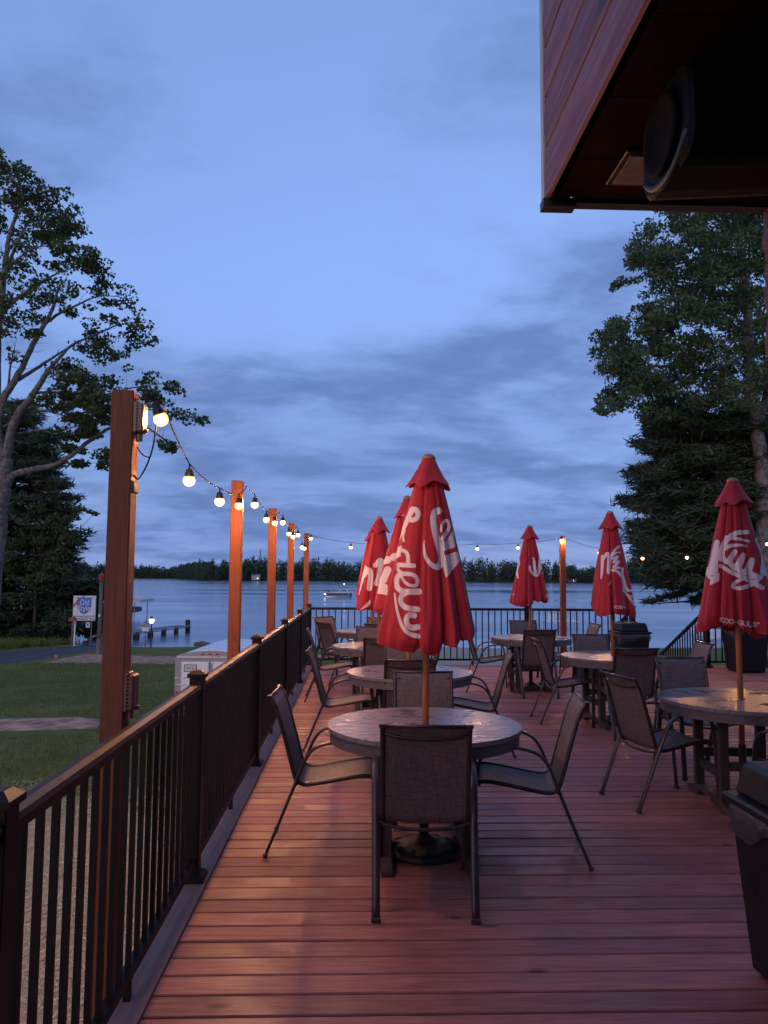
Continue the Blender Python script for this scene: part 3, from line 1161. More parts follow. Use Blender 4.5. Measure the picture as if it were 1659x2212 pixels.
# ------------------------------------------------------------------ wooden light posts and their boxes
POSTS = [(-0.950, 3.10, 2.305), (-0.962, 6.10, 2.31), (-0.962, 8.65, 2.31), (-0.962, 11.10, 2.31), (-0.91, 13.66, 2.30), (3.58, 13.25, 2.26)]
names = ['tall stained wooden post nearest the camera with outlet boxes', 'second stained wooden post along the left railing',
         'third stained wooden post along the left railing', 'fourth stained wooden post along the left railing',
         'stained wooden post at the far left corner of the deck', 'stained wooden post at the far railing with a bulb near its top']
for i, (x, y, top) in enumerate(POSTS):
    z0 = gz(x, y) - 0.1 if i < 5 else 0.0
    m = MB()
    m.box((0, 0, (top + z0) / 2), (0.089, 0.089, top - z0))
    o = tag(m.build('wooden_post', M_post, bevel=0.004), names[i], 'post', 'wooden posts carrying the string lights')
    o.location = (x, y, 0)
    if i == 5:
        o.rotation_euler = (0, 0, R(4))

PX = -0.950 + 0.0445


def outlet_box(y, z, h, w, d, mat, label, ridges=True):
    t = thing('outlet_box', label, 'outlet box', (PX, y, z), 0, 'outlet boxes on the nearest post')
    MB().box((d * 0.18 + 0.001, 0, 0), (d * 0.36, w, h)).build('back_box', mat, t, bevel=0.003)
    c = MB().box((d * 0.68, 0, 0), (d * 0.62, w * 0.92, h * 0.96)).build('cover', mat, t, bevel=0.006)
    if ridges:
        for i in range(9):
            MB().box((d * 0.5, -w * 0.475, h * (-0.4 + 0.1 * i)), (d * 0.75, 0.004, h * 0.045)).build('ridge', mat, c)
        MB().tube([(d * 0.3, -w * 0.3, h * 0.50), (d * 0.3, w * 0.3, h * 0.50)], 0.008, 8).build('hinge', mat, c)
        MB().box((d * 1.02, 0, -h * 0.42), (0.022, 0.02, 0.018)).build('latch', mat, c, bevel=0.003)
        MB().lathe([(0.014, 0), (0.014, 0.03), (0.009, 0.034)], 10, (d * 0.45, 0, -h * 0.5 - 0.03)).build('cord_grommet', mat, c)


outlet_box(3.09, 2.195, 0.125, 0.078, 0.040, M_box, 'pale ridged outlet cover beside the topmost bulb on the nearest post')
outlet_box(3.09, 1.915, 0.052, 0.075, 0.014, M_box, 'small flat switch plate low on the lit side of the nearest post', False)
outlet_box(3.09, 1.105, 0.145, 0.082, 0.040, M_boxr, 'brown ridged outlet cover just above the railing on the nearest post')

# ------------------------------------------------------------------ string lights
_g = [(0.0145, 0.026), (0.0230, 0.016), (0.0275, 0.002), (0.0262, -0.010), (0.0205, -0.020), (0.011, -0.0262), (0.002, -0.028)]
BULBM = MB().lathe([(r_ * 0.58, z_ * 0.60) for r_, z_ in _g], 16).mesh('bulb_core', M_bulb, sm=True)
GLOBM = MB().lathe([(r_ * 1.12, z_ * 1.12) for r_, z_ in _g], 20).mesh('bulb', M_globe, sm=True)
SOCKM = MB().lathe([(0.0255, 0.0), (0.026, 0.004), (0.018, 0.040), (0.014, 0.046), (0.005, 0.050), (0.004, 0.075)], 14).mesh('socket', M_sock, sm=True)


def string_lights(label, bulbs, hooks, tilt=None, extra=None):
    t = thing('string_lights', label, 'string lights', (0, 0, 0))
    knots = sorted([(Vector(p) + Vector((0, 0, 0.092)), 'b') for p in bulbs] + [(Vector(p), 'h') for p in hooks], key=lambda q: q[0].y * t_dir[1] + q[0].x * t_dir[0])
    pts = []
    for i in range(len(knots) - 1):
        a, c = knots[i][0], knots[i + 1][0]
        L = (c - a).length
        for j in range(6):
            u = j / 6
            p = a.lerp(c, u)
            p.z -= 0.02 * L * 4 * u * (1 - u)
            pts.append(p)
    pts.append(knots[-1][0])
    MB().tube(pts, 0.0034, 6).build('cable', M_cable, t, sm=True)
    for i, p in enumerate(bulbs):
        s = link('socket', SOCKM, t, Vector(p) + Vector((0, 0, 0.018)))
        link('bulb_core', BULBM, s, (0, 0, -0.012))
        link('bulb', GLOBM, s, (0, 0, -0.012))
        if tilt and i in tilt:
            s.rotation_euler = tilt[i]
    if extra:
        extra(t)
    return t


t_dir = (0, 1)
XB = -0.875
LB = [(-0.842, 3.22, 2.215), (XB, 3.96, 2.045), (XB, 4.84, 2.02), (XB, 5.63, 2.065), (XB, 6.48, 2.15), (XB, 7.33, 2.085), (XB, 8.08, 2.105), (XB, 8.92, 2.165),
      (XB, 9.75, 2.08), (XB, 10.35, 2.07), (XB, 11.25, 2.14), (XB, 12.05, 1.99), (XB, 12.65, 1.99), (-0.84, 13.84, 2.215)]
HK = [(PX + 0.004, 3.14, 2.285), (PX + 0.006, 6.16, 2.275), (PX + 0.006, 8.71, 2.275), (PX + 0.006, 11.16, 2.275), (-0.86, 13.62, 2.28)]


def loose_cord(t):
    MB().tube(crspline([(-0.850, 3.20, 2.20), (-0.852, 3.17, 2.10), (-0.868, 3.15, 2.02), (-0.885, 3.12, 1.965), (-0.893, 3.10, 1.950), (PX, 3.09, 1.965)], 6), 0.0036, 6).build('loose_cord', M_cable, t, sm=True)
    MB().tube(crspline([(PX, 3.12, 2.085), (-0.885, 3.14, 2.055), (-0.860, 3.15, 2.045)], 5), 0.003, 6).build('loose_cord', M_cable, t, sm=True)


string_lights('string of lit bulbs hung from post to post along the left railing', LB, HK, {0: (R(8), R(-20), 0)}, loose_cord)
t_dir = (1, 0)
YB = 13.66
FB = [at(758, 1183, YB), at(894, 1188, YB), at(1031, 1186, YB), at(1119, 1184, YB), at(1213, 1168, 13.17), at(1295, 1195, YB), at(1388, 1207, YB), at(1484, 1205, YB), at(1585, 1196, YB), at(1657, 1176, YB)]
string_lights('string of lit bulbs across the far end of the deck above the lake railing', FB,
              [(-0.86, 13.64, 2.27), at(1209, 1163, 13.20), at(1221, 1163, 13.23), at(1700, 1160, YB)])

# ------------------------------------------------------------------ round tables
TR = 0.555
TH = 0.715


def make_table():
    t = thing('patio_table', '', 'table')
    w = 0.0862
    nsl = 13
    for i in range(nsl):
        a = -nsl * w / 2 + i * w + 0.0030
        c = a + w - 0.0060
        poly = []
        K = 14
        lim = TR - 0.0005
        a2, c2 = max(a, -lim), min(c, lim)
        for j in range(K + 1):
            yy = a2 + (c2 - a2) * j / K
            poly.append((math.sqrt(max(0, TR * TR - yy * yy)), yy, TH - 0.024))
        for j in range(K + 1):
            yy = c2 - (c2 - a2) * j / K
            poly.append((-math.sqrt(max(0, TR * TR - yy * yy)), yy, TH - 0.024))
        MB().prism(poly, (0, 0, 0), (0, 0, 0.024)).build('slat', M_poly, t)
    m = MB()
    K = 48
    for (r, z) in ((TR - 0.012, TH - 0.024), (TR - 0.012, TH - 0.088), (TR - 0.034, TH - 0.088), (TR - 0.034, TH - 0.024)):
        for j in range(K):
            a = 2 * math.pi * j / K
            m.v.append((r * math.cos(a), r * math.sin(a), z))
    for i in range(4):
        for j in range(K):
            j2 = (j + 1) % K
            m.f.append((i * K + j, i * K + j2, ((i + 1) % 4) * K + j2, ((i + 1) % 4) * K + j))
    m.build('apron', M_apron, t, sm=False)
    for (sx, sy) in ((-1, -1), (1, -1), (1, 1), (-1, 1)):
        l = MB().box((sx * 0.225, sy * 0.215, 0.35), (0.062, 0.05, 0.70)).build('leg', M_leg, t, bevel=0.004)
        MB().bar((sx * 0.225, sy * 0.215, 0.665), (sx * 0.39, sy * 0.375, 0.665), 0.045, 0.05).build('bracket', M_leg, l)
    for s in (-1, 1):
        MB().box((0, s * 0.215, 0.30), (0.388, 0.03, 0.06)).build('stretcher', M_leg, t)
        MB().box((s * 0.225, 0, 0.235), (0.03, 0.380, 0.06)).build('stretcher', M_leg, t)
        m = MB()
        poly = [(s * 0.225 - 0.03, yy, zz) for (yy, zz) in ((-0.37, 0.006), (-0.37, 0.03), (-0.30, 0.055), (-0.15, 0.085), (0.15, 0.085), (0.30, 0.055), (0.37, 0.03), (0.37, 0.006), (0.28, 0.006), (0.12, 0.045), (-0.12, 0.045), (-0.28, 0.006))]
        m.prism(poly, (0, 0, 0), (0.06, 0, 0))
        m.build('foot', M_leg, t)
    st_ = MB().lathe([(0.026, 0), (0.026, 0.0012)], 24).build('sticker', M_white, t)
    st_.location = (-0.475, -0.03, TH + 0.0006)
    st_.scale = (1.35, 1.0, 1.0)
    for k in range(4):
        s_ = MB().box((-0.016 + k * 0.011, 0.0, 0.0018), (0.006, 0.012 if k % 2 else 0.008, 0.0006)).build('print_mark', M_grey, st_)
    return t


TABLES = [
    (0.394, 4.49, 0, 'round grey slatted table in the foreground left column, nearest the camera'),
    (0.475, 6.88, 3, 'second round slatted table of the left column, behind the nearest one'),
    (0.266, 9.40, -4, 'third round slatted table of the left column'),
    (0.227, 11.85, 2, 'farthest round slatted table of the left column, by the far railing'),
    (2.720, 5.40, -3, 'wet round table at the right edge with a yellow lamp reflection'),
    (2.780, 8.29, 5, 'round slatted table in the middle of the right column'),
    (2.430, 10.72, 0, 'farthest round slatted table of the right column, before the far railing'),
]
tproto = make_table()
for i, (x, y, a, lab) in enumerate(TABLES):
    o = tproto if i == 0 else copy_tree(tproto)
    o.location = (x, y, 0)
    o.rotation_euler = (0, 0, R(a))
    tag(o, lab, 'table', 'round patio tables')


# ------------------------------------------------------------------ umbrellas
def seg_sdf(P, a, c, wa, wc):
    """signed inside-distance to a tapered stroke"""
    a, c = np.array(a), np.array(c)
    d = c - a
    L2 = (d * d).sum() + 1e-12
    t = np.clip(((P - a) * d).sum(-1) / L2, 0, 1)
    q = a + t[..., None] * d
    return (wa + (wc - wa) * t) - np.sqrt(((P - q) ** 2).sum(-1))


def poly_sdf(P, poly):
    poly = np.array(poly, dtype=float)
    n = len(poly)
    inside = np.zeros(P.shape[:-1], bool)
    dist = np.full(P.shape[:-1], 1e9)
    for i in range(n):
        a, c = poly[i], poly[(i + 1) % n]
        cond = ((a[1] > P[..., 1]) != (c[1] > P[..., 1]))
        xx = (c[0] - a[0]) * (P[..., 1] - a[1]) / (c[1] - a[1] + 1e-12) + a[0]
        inside ^= cond & (P[..., 0] < xx)
        dist = np.minimum(dist, -seg_sdf(P, a, c, 0, 0))
    return np.where(inside, dist, -dist)


LET = {
    'K': [[(0, 0), (0, 1)], [(0.7, 1), (0, 0.45), (0.7, 0)]],
    'O': [[(0.4, 1), (0.05, 0.75), (0.05, 0.25), (0.4, 0), (0.75, 0.25), (0.75, 0.75), (0.4, 1)]],
    '-': [[(0.1, 0.45), (0.6, 0.45)]],
    'G': [[(0.75, 0.8), (0.4, 1), (0.05, 0.75), (0.05, 0.25), (0.4, 0), (0.75, 0.2), (0.75, 0.45), (0.45, 0.45)]],
    'U': [[(0, 1), (0, 0.25), (0.35, 0), (0.7, 0.25), (0.7, 1)]],
    'L': [[(0, 1), (0, 0), (0.6, 0)]],
    'S': [[(0.65, 0.85), (0.35, 1), (0.05, 0.78), (0.3, 0.55), (0.6, 0.4), (0.65, 0.15), (0.35, 0), (0, 0.15)]],
    'E': [[(0.6, 1), (0, 1), (0, 0), (0.6, 0)], [(0, 0.5), (0.5, 0.5)]],
    'N': [[(0, 0), (0, 1), (0.65, 0), (0.65, 1)]],
    'I': [[(0, 0), (0, 1)]],
    '"': [[(0.05, 1), (0.0, 0.75)], [(0.3, 1), (0.25, 0.75)]],
}
ADV = {'K': 0.95, 'O': 1.0, '-': 0.8, 'G': 1.05, 'U': 1.0, 'L': 0.85, 'S': 0.95, 'E': 0.85, 'N': 1.0, 'I': 0.4, '"': 0.5}


def text_strokes(txt, x, z, h, slope=0.0, w=0.11):
    out = []
    cx = x
    for ch in txt:
        for pl in LET[ch]:
            out.append(('s', [(cx + p[0] * h, z + p[1] * h + slope * (cx - x + p[0] * h)) for p in pl], w * h, w * h))
        cx += ADV[ch] * h
    return out


def zs(kx, ky, k, z0):
    """turn pixel-read strokes into canopy x,z (metres)"""
    def f(item):
        typ, pts, wa, wc = item
        return (typ, [((p[0] - kx) * k, z0 - (p[1] - ky) * k) for p in pts], wa * k * 0.58, wc * k * 0.58)
    return f


f1 = zs(560, 100, 0.000574, 2.287)
PRINT1 = [f1(s) for s in [
    ('s', [(250, 990), (296, 905), (345, 805), (382, 722), (400, 690)], 34, 56),
    ('s', [(392, 688), (436, 692), (460, 735), (440, 785), (392, 798), (352, 770)], 46, 40),
    ('s', [(318, 1010), (312, 960), (328, 900)], 18, 14),
    ('p', [(228, 1062), (302, 1058), (292, 1165), (203, 1200)], 0, 0),
    ('s', [(300, 1100), (345, 1122), (366, 1170), (368, 1245)], 30, 34),
    ('s', [(275, 1250), (425, 1258)], 38, 38),
    ('s', [(275, 1262), (268, 1300), (330, 1345)], 20, 30),
    ('s', [(262, 1470), (256, 1400), (282, 1344), (350, 1338), (430, 1352), (462, 1400), (452, 1448), (400, 1452), (345, 1425), (305, 1370)], 44, 22),
    ('s', [(270, 1480), (330, 1512), (480, 1510)], 44, 52),
    ('s', [(360, 1520), (310, 1560), (304, 1610), (330, 1652), (390, 1674), (470, 1682)], 40, 46),
    ('s', [(240, 1535), (256, 1640), (290, 1770), (332, 1862), (400, 1918), (478, 1938)], 14, 40),
    ('s', [(440, 1742), (388, 1738), (362, 1785), (380, 1840), (425, 1858), (472, 1850)], 44, 48),
    ('s', [(665, 700), (628, 722), (616, 800), (634, 920), (664, 1040), (696, 1150), (698, 1225)], 60, 52),
    ('s', [(698, 1225), (660, 1268), (592, 1238), (540, 1165), (522, 1070), (524, 1005)], 60, 6),
    ('s', [(692, 905), (702, 840), (738, 797), (768, 812), (772, 862), (742, 928), (704, 985)], 22, 34),
    ('p', [(818, 888), (840, 1062), (706, 1114), (700, 1000), (740, 1010), (790, 930)], 0, 0),
    ('p', [(707, 1160), (866, 1102), (888, 1195), (742, 1376), (722, 1300)], 0, 0),
]]
f5 = zs(1475, 105, 0.001178, 2.262)
PRINT5 = [f5(s) for s in [
    ('s', [(1352, 655), (1362, 560), (1376, 480)], 44, 26),
    ('s', [(1340, 600), (1330, 640)], 14, 20),
    ('s', [(1545, 422), (1485, 428), (1436, 462), (1406, 515), (1398, 580)], 22, 30),
    ('s', [(1430, 452), (1490, 462), (1552, 478)], 20, 10),
    ('s', [(1412, 520), (1450, 505), (1500, 500), (1535, 508)], 26, 8),
    ('s', [(1405, 570), (1430, 600), (1472, 540), (1445, 600), (1470, 640)], 22, 26),
    ('s', [(1470, 640), (1520, 560), (1490, 640), (1525, 665)], 24, 28),
    ('s', [(1525, 665), (1565, 590), (1545, 660), (1590, 690)], 26, 30),
    ('s', [(1392, 622), (1450, 662), (1530, 702), (1612, 752)], 18, 24),
    ('s', [(1600, 690), (1530, 694), (1470, 722), (1458, 748), (1500, 754), (1558, 732), (1606, 690)], 14, 22),
    ('s', [(1312, 650), (1330, 690)], 34, 20),
    ('p', [(1386, 664), (1382, 712), (1328, 742), (1336, 692)], 0, 0),
    ('s', [(1612, 470), (1640, 560), (1628, 660)], 44, 40),
    ('s', [(1640, 600), (1655, 700)], 30, 20),
]] + text_strokes('KOO-GULS"', -0.112, 1.262, 0.031, -0.13)
f6 = zs(1238, -104, 0.001207, 2.273)
PRINT6 = [f6(s) for s in [
    ('s', [(1150, 495), (1158, 440), (1168, 300)], 10, 26),
    ('s', [(1170, 330), (1202, 275), (1222, 300), (1216, 440)], 20, 30),
    ('s', [(1225, 430), (1240, 300), (1262, 255), (1310, 208)], 10, 16),
    ('s', [(1240, 300), (1275, 270), (1316, 262)], 18, 12),
    ('s', [(1250, 320), (1300, 300), (1262, 350), (1310, 345), (1260, 395), (1312, 400)], 14, 18),
    ('s', [(1245, 420), (1290, 432), (1322, 466)], 16, 22),
    ('p', [(1240, 496), (1236, 536), (1210, 560)], 0, 0),
    ('s', [(1335, 408), (1330, 460), (1345, 520), (1350, 580)], 20, 26),
    ('s', [(1340, 600), (1378, 650), (1440, 735)], 14, 22),
    ('s', [(1375, 600), (1432, 605)], 18, 20),
    ('s', [(1385, 650), (1440, 655)], 16, 18),
    ('s', [(1355, 560), (1372, 600)], 20, 22),
]] + text_strokes('KOO-', 0.028, 1.236, 0.030, -0.05)
f7 = zs(487, 15, 0.00156, 2.290)
PRINT7 = [f7(s) for s in [
    ('s', [(486, 392), (492, 425), (515, 455), (548, 472), (566, 440), (572, 380)], 16, 22),
    ('s', [(525, 345), (528, 400), (536, 440)], 20, 20),
    ('s', [(518, 318), (522, 325)], 14, 14),
    ('s', [(566, 400), (578, 310), (592, 285)], 12, 14),
    ('s', [(570, 380), (610, 330), (578, 390), (612, 375)], 14, 14),
    ('s', [(566, 400), (610, 408), (622, 425)], 14, 16),
    ('s', [(398, 250), (384, 320), (392, 360), (372, 420), (380, 490)], 18, 16),
    ('s', [(380, 275), (400, 290)], 12, 10),
    ('s', [(366, 365), (390, 350)], 12, 10),
]] + text_strokes('O-', -0.240, 1.300, 0.026, 0.0) + text_strokes('I-EN', 0.190, 1.280, 0.026, 0.0)
f3 = zs(805, 520, 0.00308, 2.300)
PRINT3 = [f3(s) for s in [
    ('s', [(722, 830), (738, 770), (748, 730)], 12, 18),
    ('s', [(745, 760), (760, 738), (772, 750), (768, 810)], 16, 18),
    ('s', [(790, 720), (812, 700), (806, 760), (796, 790)], 16, 18),
    ('s', [(812, 720), (840, 690)], 10, 12),
    ('p', [(775, 850), (768, 878), (730, 895)], 0, 0),
    ('s', [(690, 800), (712, 830), (700, 860), (668, 890)], 14, 16),
    ('s', [(712, 740), (700, 800)], 12, 12),
    ('s', [(672, 850), (690, 880)], 12, 12),
]]
f2 = zs(985, 400, 0.00226, 2.295)
PRINT2 = [f2(s) for s in [
    ('s', [(905, 660), (868, 670), (850, 720), (880, 745), (905, 700)], 26, 26),
    ('p', [(836, 740), (905, 758), (905, 798), (812, 786)], 0, 0),
    ('s', [(930, 650), (960, 640)], 26, 20),
    ('s', [(990, 700), (1040, 820)], 26, 30),
]]


def wire_noise(n, seed):
    r = np.random.default_rng(seed)
    return r


def make_umbrella(loc, rz, seed, prints, label, NT=240, NZ=150, lean=(0, 0), bottom=1.165, fat=1.0, base=True):
    r = np.random.default_rng(seed)
    t = thing('patio_umbrella', label, 'umbrella', loc, 0, 'closed red umbrellas')
    t.rotation_euler = (lean[0], lean[1], 0)
    top = 2.250
    # canopy: eight hanging folds
    th = np.linspace(0, 2 * np.pi, NT, endpoint=False)
    v = np.linspace(0, 1, NZ)
    T, V = np.meshgrid(th, v)
    ph = r.uniform(0, 2 * np.pi, 6)
    Tw = T + 0.22 * np.sin(T + ph[0]) + 0.16 * np.sin(2 * T + ph[1]) + 0.10 * (V - .5) * np.sin(T + ph[2])
    Rm = (0.080 + 0.185 * V + 0.010 * np.sin(np.pi * V)) * fat
    Rm = Rm * (1 + 0.05 * np.sin(T + ph[3]) + 0.07 * np.sin(2 * T + ph[4]) * V)
    # broad panels folded between narrow tucks, uneven in width and depth
    nt_ = 7
    ang = np.sort(np.arange(nt_) * 2 * np.pi / nt_ + r.uniform(-0.30, 0.30, nt_) + ph[5])
    prof_ = np.ones_like(T)
    lob = np.ones_like(T)
    for k in range(nt_):
        d_ = np.abs((Tw - ang[k] - 0.10 * (V - 0.4) * math.sin(3 * k) + np.pi) % (2 * np.pi) - np.pi)
        wk = r.uniform(0.05, 0.20)
        dk = r.uniform(0.14, 0.55) * (0.45 + 0.55 * V ** 0.7)
        one = np.exp(-(d_ / wk) ** 1.25)
        prof_ = prof_ - dk * one
        lob = np.minimum(lob, 1 - one)
        # the cloth next to a tuck rolls outwards on one side
        d2 = ((Tw - ang[k] - 0.17 + np.pi) % (2 * np.pi) - np.pi)
        prof_ = prof_ + 0.09 * r.uniform(0.3, 1.2) * np.exp(-(d2 / 0.10) ** 2) * V ** 0.5
    sub = 0.028 * V * np.sin(5 * Tw + 2.2 * V + ph[1]) + 0.018 * V ** 1.5 * np.sin(23 * T + 6 * V + ph[2]) + 0.007 * np.sin(31 * T - 9 * V + ph[4]) * V
    Rr = Rm * np.clip(prof_ + sub, 0.28, 1.4)
    Rr = Rr * (1 + 0.03 * np.sin(14 * V + 3 * T + ph[0]) * V * (1 - V))
    # the hem curls in and hangs in uneven scallops
    hem = np.clip((V - 0.92) / 0.08, 0, 1)
    Rr = Rr * (1 - (0.10 + 0.08 * np.sin(3 * T + ph[4])) * hem ** 1.8)
    zb = bottom + 0.045 * (1 - lob) + 0.030 * np.sin(T + ph[0]) + 0.026 * np.sin(3 * T + ph[2]) + 0.010 * np.abs(np.sin(12 * T + ph[3]))
    z0 = top - 0.15
    Z = z0 + (zb - z0) * V
    tw = 0.10 * V
    X = Rr * np.cos(T + tw)
    Y = Rr * np.sin(T + tw)
    verts = np.stack([X, Y, Z], -1).reshape(-1, 3)
    ii, jj = np.meshgrid(np.arange(NZ - 1), np.arange(NT), indexing='ij')
    j2 = (jj + 1) % NT
    idx = np.stack([ii * NT + jj, (ii + 1) * NT + jj, (ii + 1) * NT + j2, ii * NT + j2], -1).reshape(-1)
    # printed script on the side that faces the deck
    dirn = math.atan2(loc[1], loc[0] - 0.0)
    ca, sa = math.cos(dirn - math.pi / 2), math.sin(dirn - math.pi / 2)
    XX = X * ca + Y * sa
    YY = -X * sa + Y * ca
    P = np.stack([XX, Z], -1)
    pr = np.full(X.shape, -0.05)
    for (typ, pts, wa, wc) in prints:
        if typ == 'p':
            pr = np.maximum(pr, poly_sdf(P, pts))
        else:
            q = [(p[0], p[1]) for p in pts]
            if len(q) > 2:
                s3 = crspline([(p[0], p[1], 0) for p in q], 4)
                q = [(p.x, p.y) for p in s3]
            n = len(q) - 1
            for k in range(n):
                pr = np.maximum(pr, seg_sdf(P, q[k], q[k + 1], wa + (wc - wa) * k / n, wa + (wc - wa) * (k + 1) / n))
    pr = np.where(YY < 0.02, pr, -0.05)
    me = rawmesh('canopy', verts, 4, idx, M_canopy, sm=True)
    a_ = me.attributes.new('print', 'FLOAT', 'POINT')
    a_.data.foreach_set('value', pr.ravel().astype(np.float32))
    cano = link('canopy', me, t)
    # vent cap with a flared wavy skirt
    NT2, NV = 96, 16
    th = np.linspace(0, 2 * np.pi, NT2, endpoint=False)
    v = np.linspace(0, 1, NV)
    T, V = np.meshgrid(th, v)
    Tw = T + 0.15 * np.sin(T + ph[2])
    w = 0.5 + 0.5 * np.sin(6 * Tw + ph[5] + .4)
    rad = 0.037 + 0.078 * V ** 1.0 + 0.012 * V ** 3
    rad = rad * (1 + (0.26 * (w - 0.45)) * V ** 1.0)
    Z = top + 0.012 - 0.165 * V ** 0.95 + 0.030 * V ** 2 * (0.55 - w) + 0.01 * V * np.sin(2 * T + ph[1])
    verts = np.stack([rad * np.cos(T), rad * np.sin(T), Z], -1).reshape(-1, 3)
    ii, jj = np.meshgrid(np.arange(NV - 1), np.arange(NT2), indexing='ij')
    j2 = (jj + 1) % NT2
    idx = np.stack([ii * NT2 + jj, (ii + 1) * NT2 + jj, (ii + 1) * NT2 + j2, ii * NT2 + j2], -1).reshape(-1)
    me = rawmesh('vent_cap', verts, 4, idx, M_canopy, sm=True)
    a_ = me.attributes.new('print', 'FLOAT', 'POINT')
    a_.data.foreach_set('value', np.full(len(verts), -0.05, dtype=np.float32))
    link('vent_cap', me, t)
    MB().lathe([(0.034, 0), (0.040, 0.006), (0.040, 0.014), (0.034, 0.024), (0.020, 0.033), (0.004, 0.036)], 24, (0, 0, top + 0.004)).build('finial', M_cap, t, sm=True)
    MB().lathe([(0.0195, 0.35), (0.0195, top)], 16).build('pole', M_pole, t, sm=True)
    MB().lathe([(0.026, 0.02), (0.026, 0.40)], 16).build('base_tube', M_iron, t, sm=True)
    bb = MB().lathe([(0.215, 0.003), (0.22, 0.012), (0.205, 0.026), (0.17, 0.034), (0.165, 0.045), (0.09, 0.062), (0.05, 0.085), (0.03, 0.10)], 36).build('base', M_iron, t, sm=False)
    for k in range(12):
        a = 2 * math.pi * k / 12
        q = MB().lathe([(0.030, 0.0), (0.022, 0.010), (0.004, 0.013)], 8, (0.155 * math.cos(a), 0.155 * math.sin(a), 0.040))
        q.build('base_rosette', M_iron, bb, sm=True)
    # struts folded inside, their ends show under the hem
    for k in range(8):
        a = 2 * math.pi * k / 8 + 0.2
        MB().bar((0.03 * math.cos(a), 0.03 * math.sin(a), top - 0.2), (0.075 * math.cos(a), 0.075 * math.sin(a), bottom + 0.06), 0.010, 0.016).build('rib', M_pole, t)
    return t


make_umbrella((0.394, 4.49, 0), 0, 11, PRINT1, 'large closed red umbrella nearest the camera, in front of the others', 420, 260, (0, R(0.6)), 1.165, 1.12)
make_umbrella((0.475, 6.88, 0), 0, 23, PRINT2, 'closed red umbrella half hidden behind the nearest umbrella', 300, 180, (0, R(-0.7)), 1.20, 1.26)
make_umbrella((0.266, 9.40, 0), 0, 35, PRINT3, 'closed red umbrella on the third table of the left column', 240, 150, (0, 0), 1.17, 0.98)
make_umbrella((0.227, 11.85, 0), 0, 47, [], 'farthest closed red umbrella of the left column, peeking out behind another', 160, 110, (0, 0), 1.15, 1.0)
make_umbrella((2.720, 5.40, 0), 0, 52, PRINT5, 'closed red umbrella at the right edge with small capital lettering near its hem', 420, 260, (0, R(-0.3)), 1.175, 1.03)
make_umbrella((2.780, 8.29, 0), 0, 64, PRINT6, 'closed red umbrella in the middle of the right column, before the far trash bin', 300, 180, (0, R(-0.2)), 1.165, 0.96)
make_umbrella((2.430, 10.72, 0), 0, 71, PRINT7, 'closed red umbrella just left of the far wooden post', 240, 150, (0, 0), 1.175, 1.0)


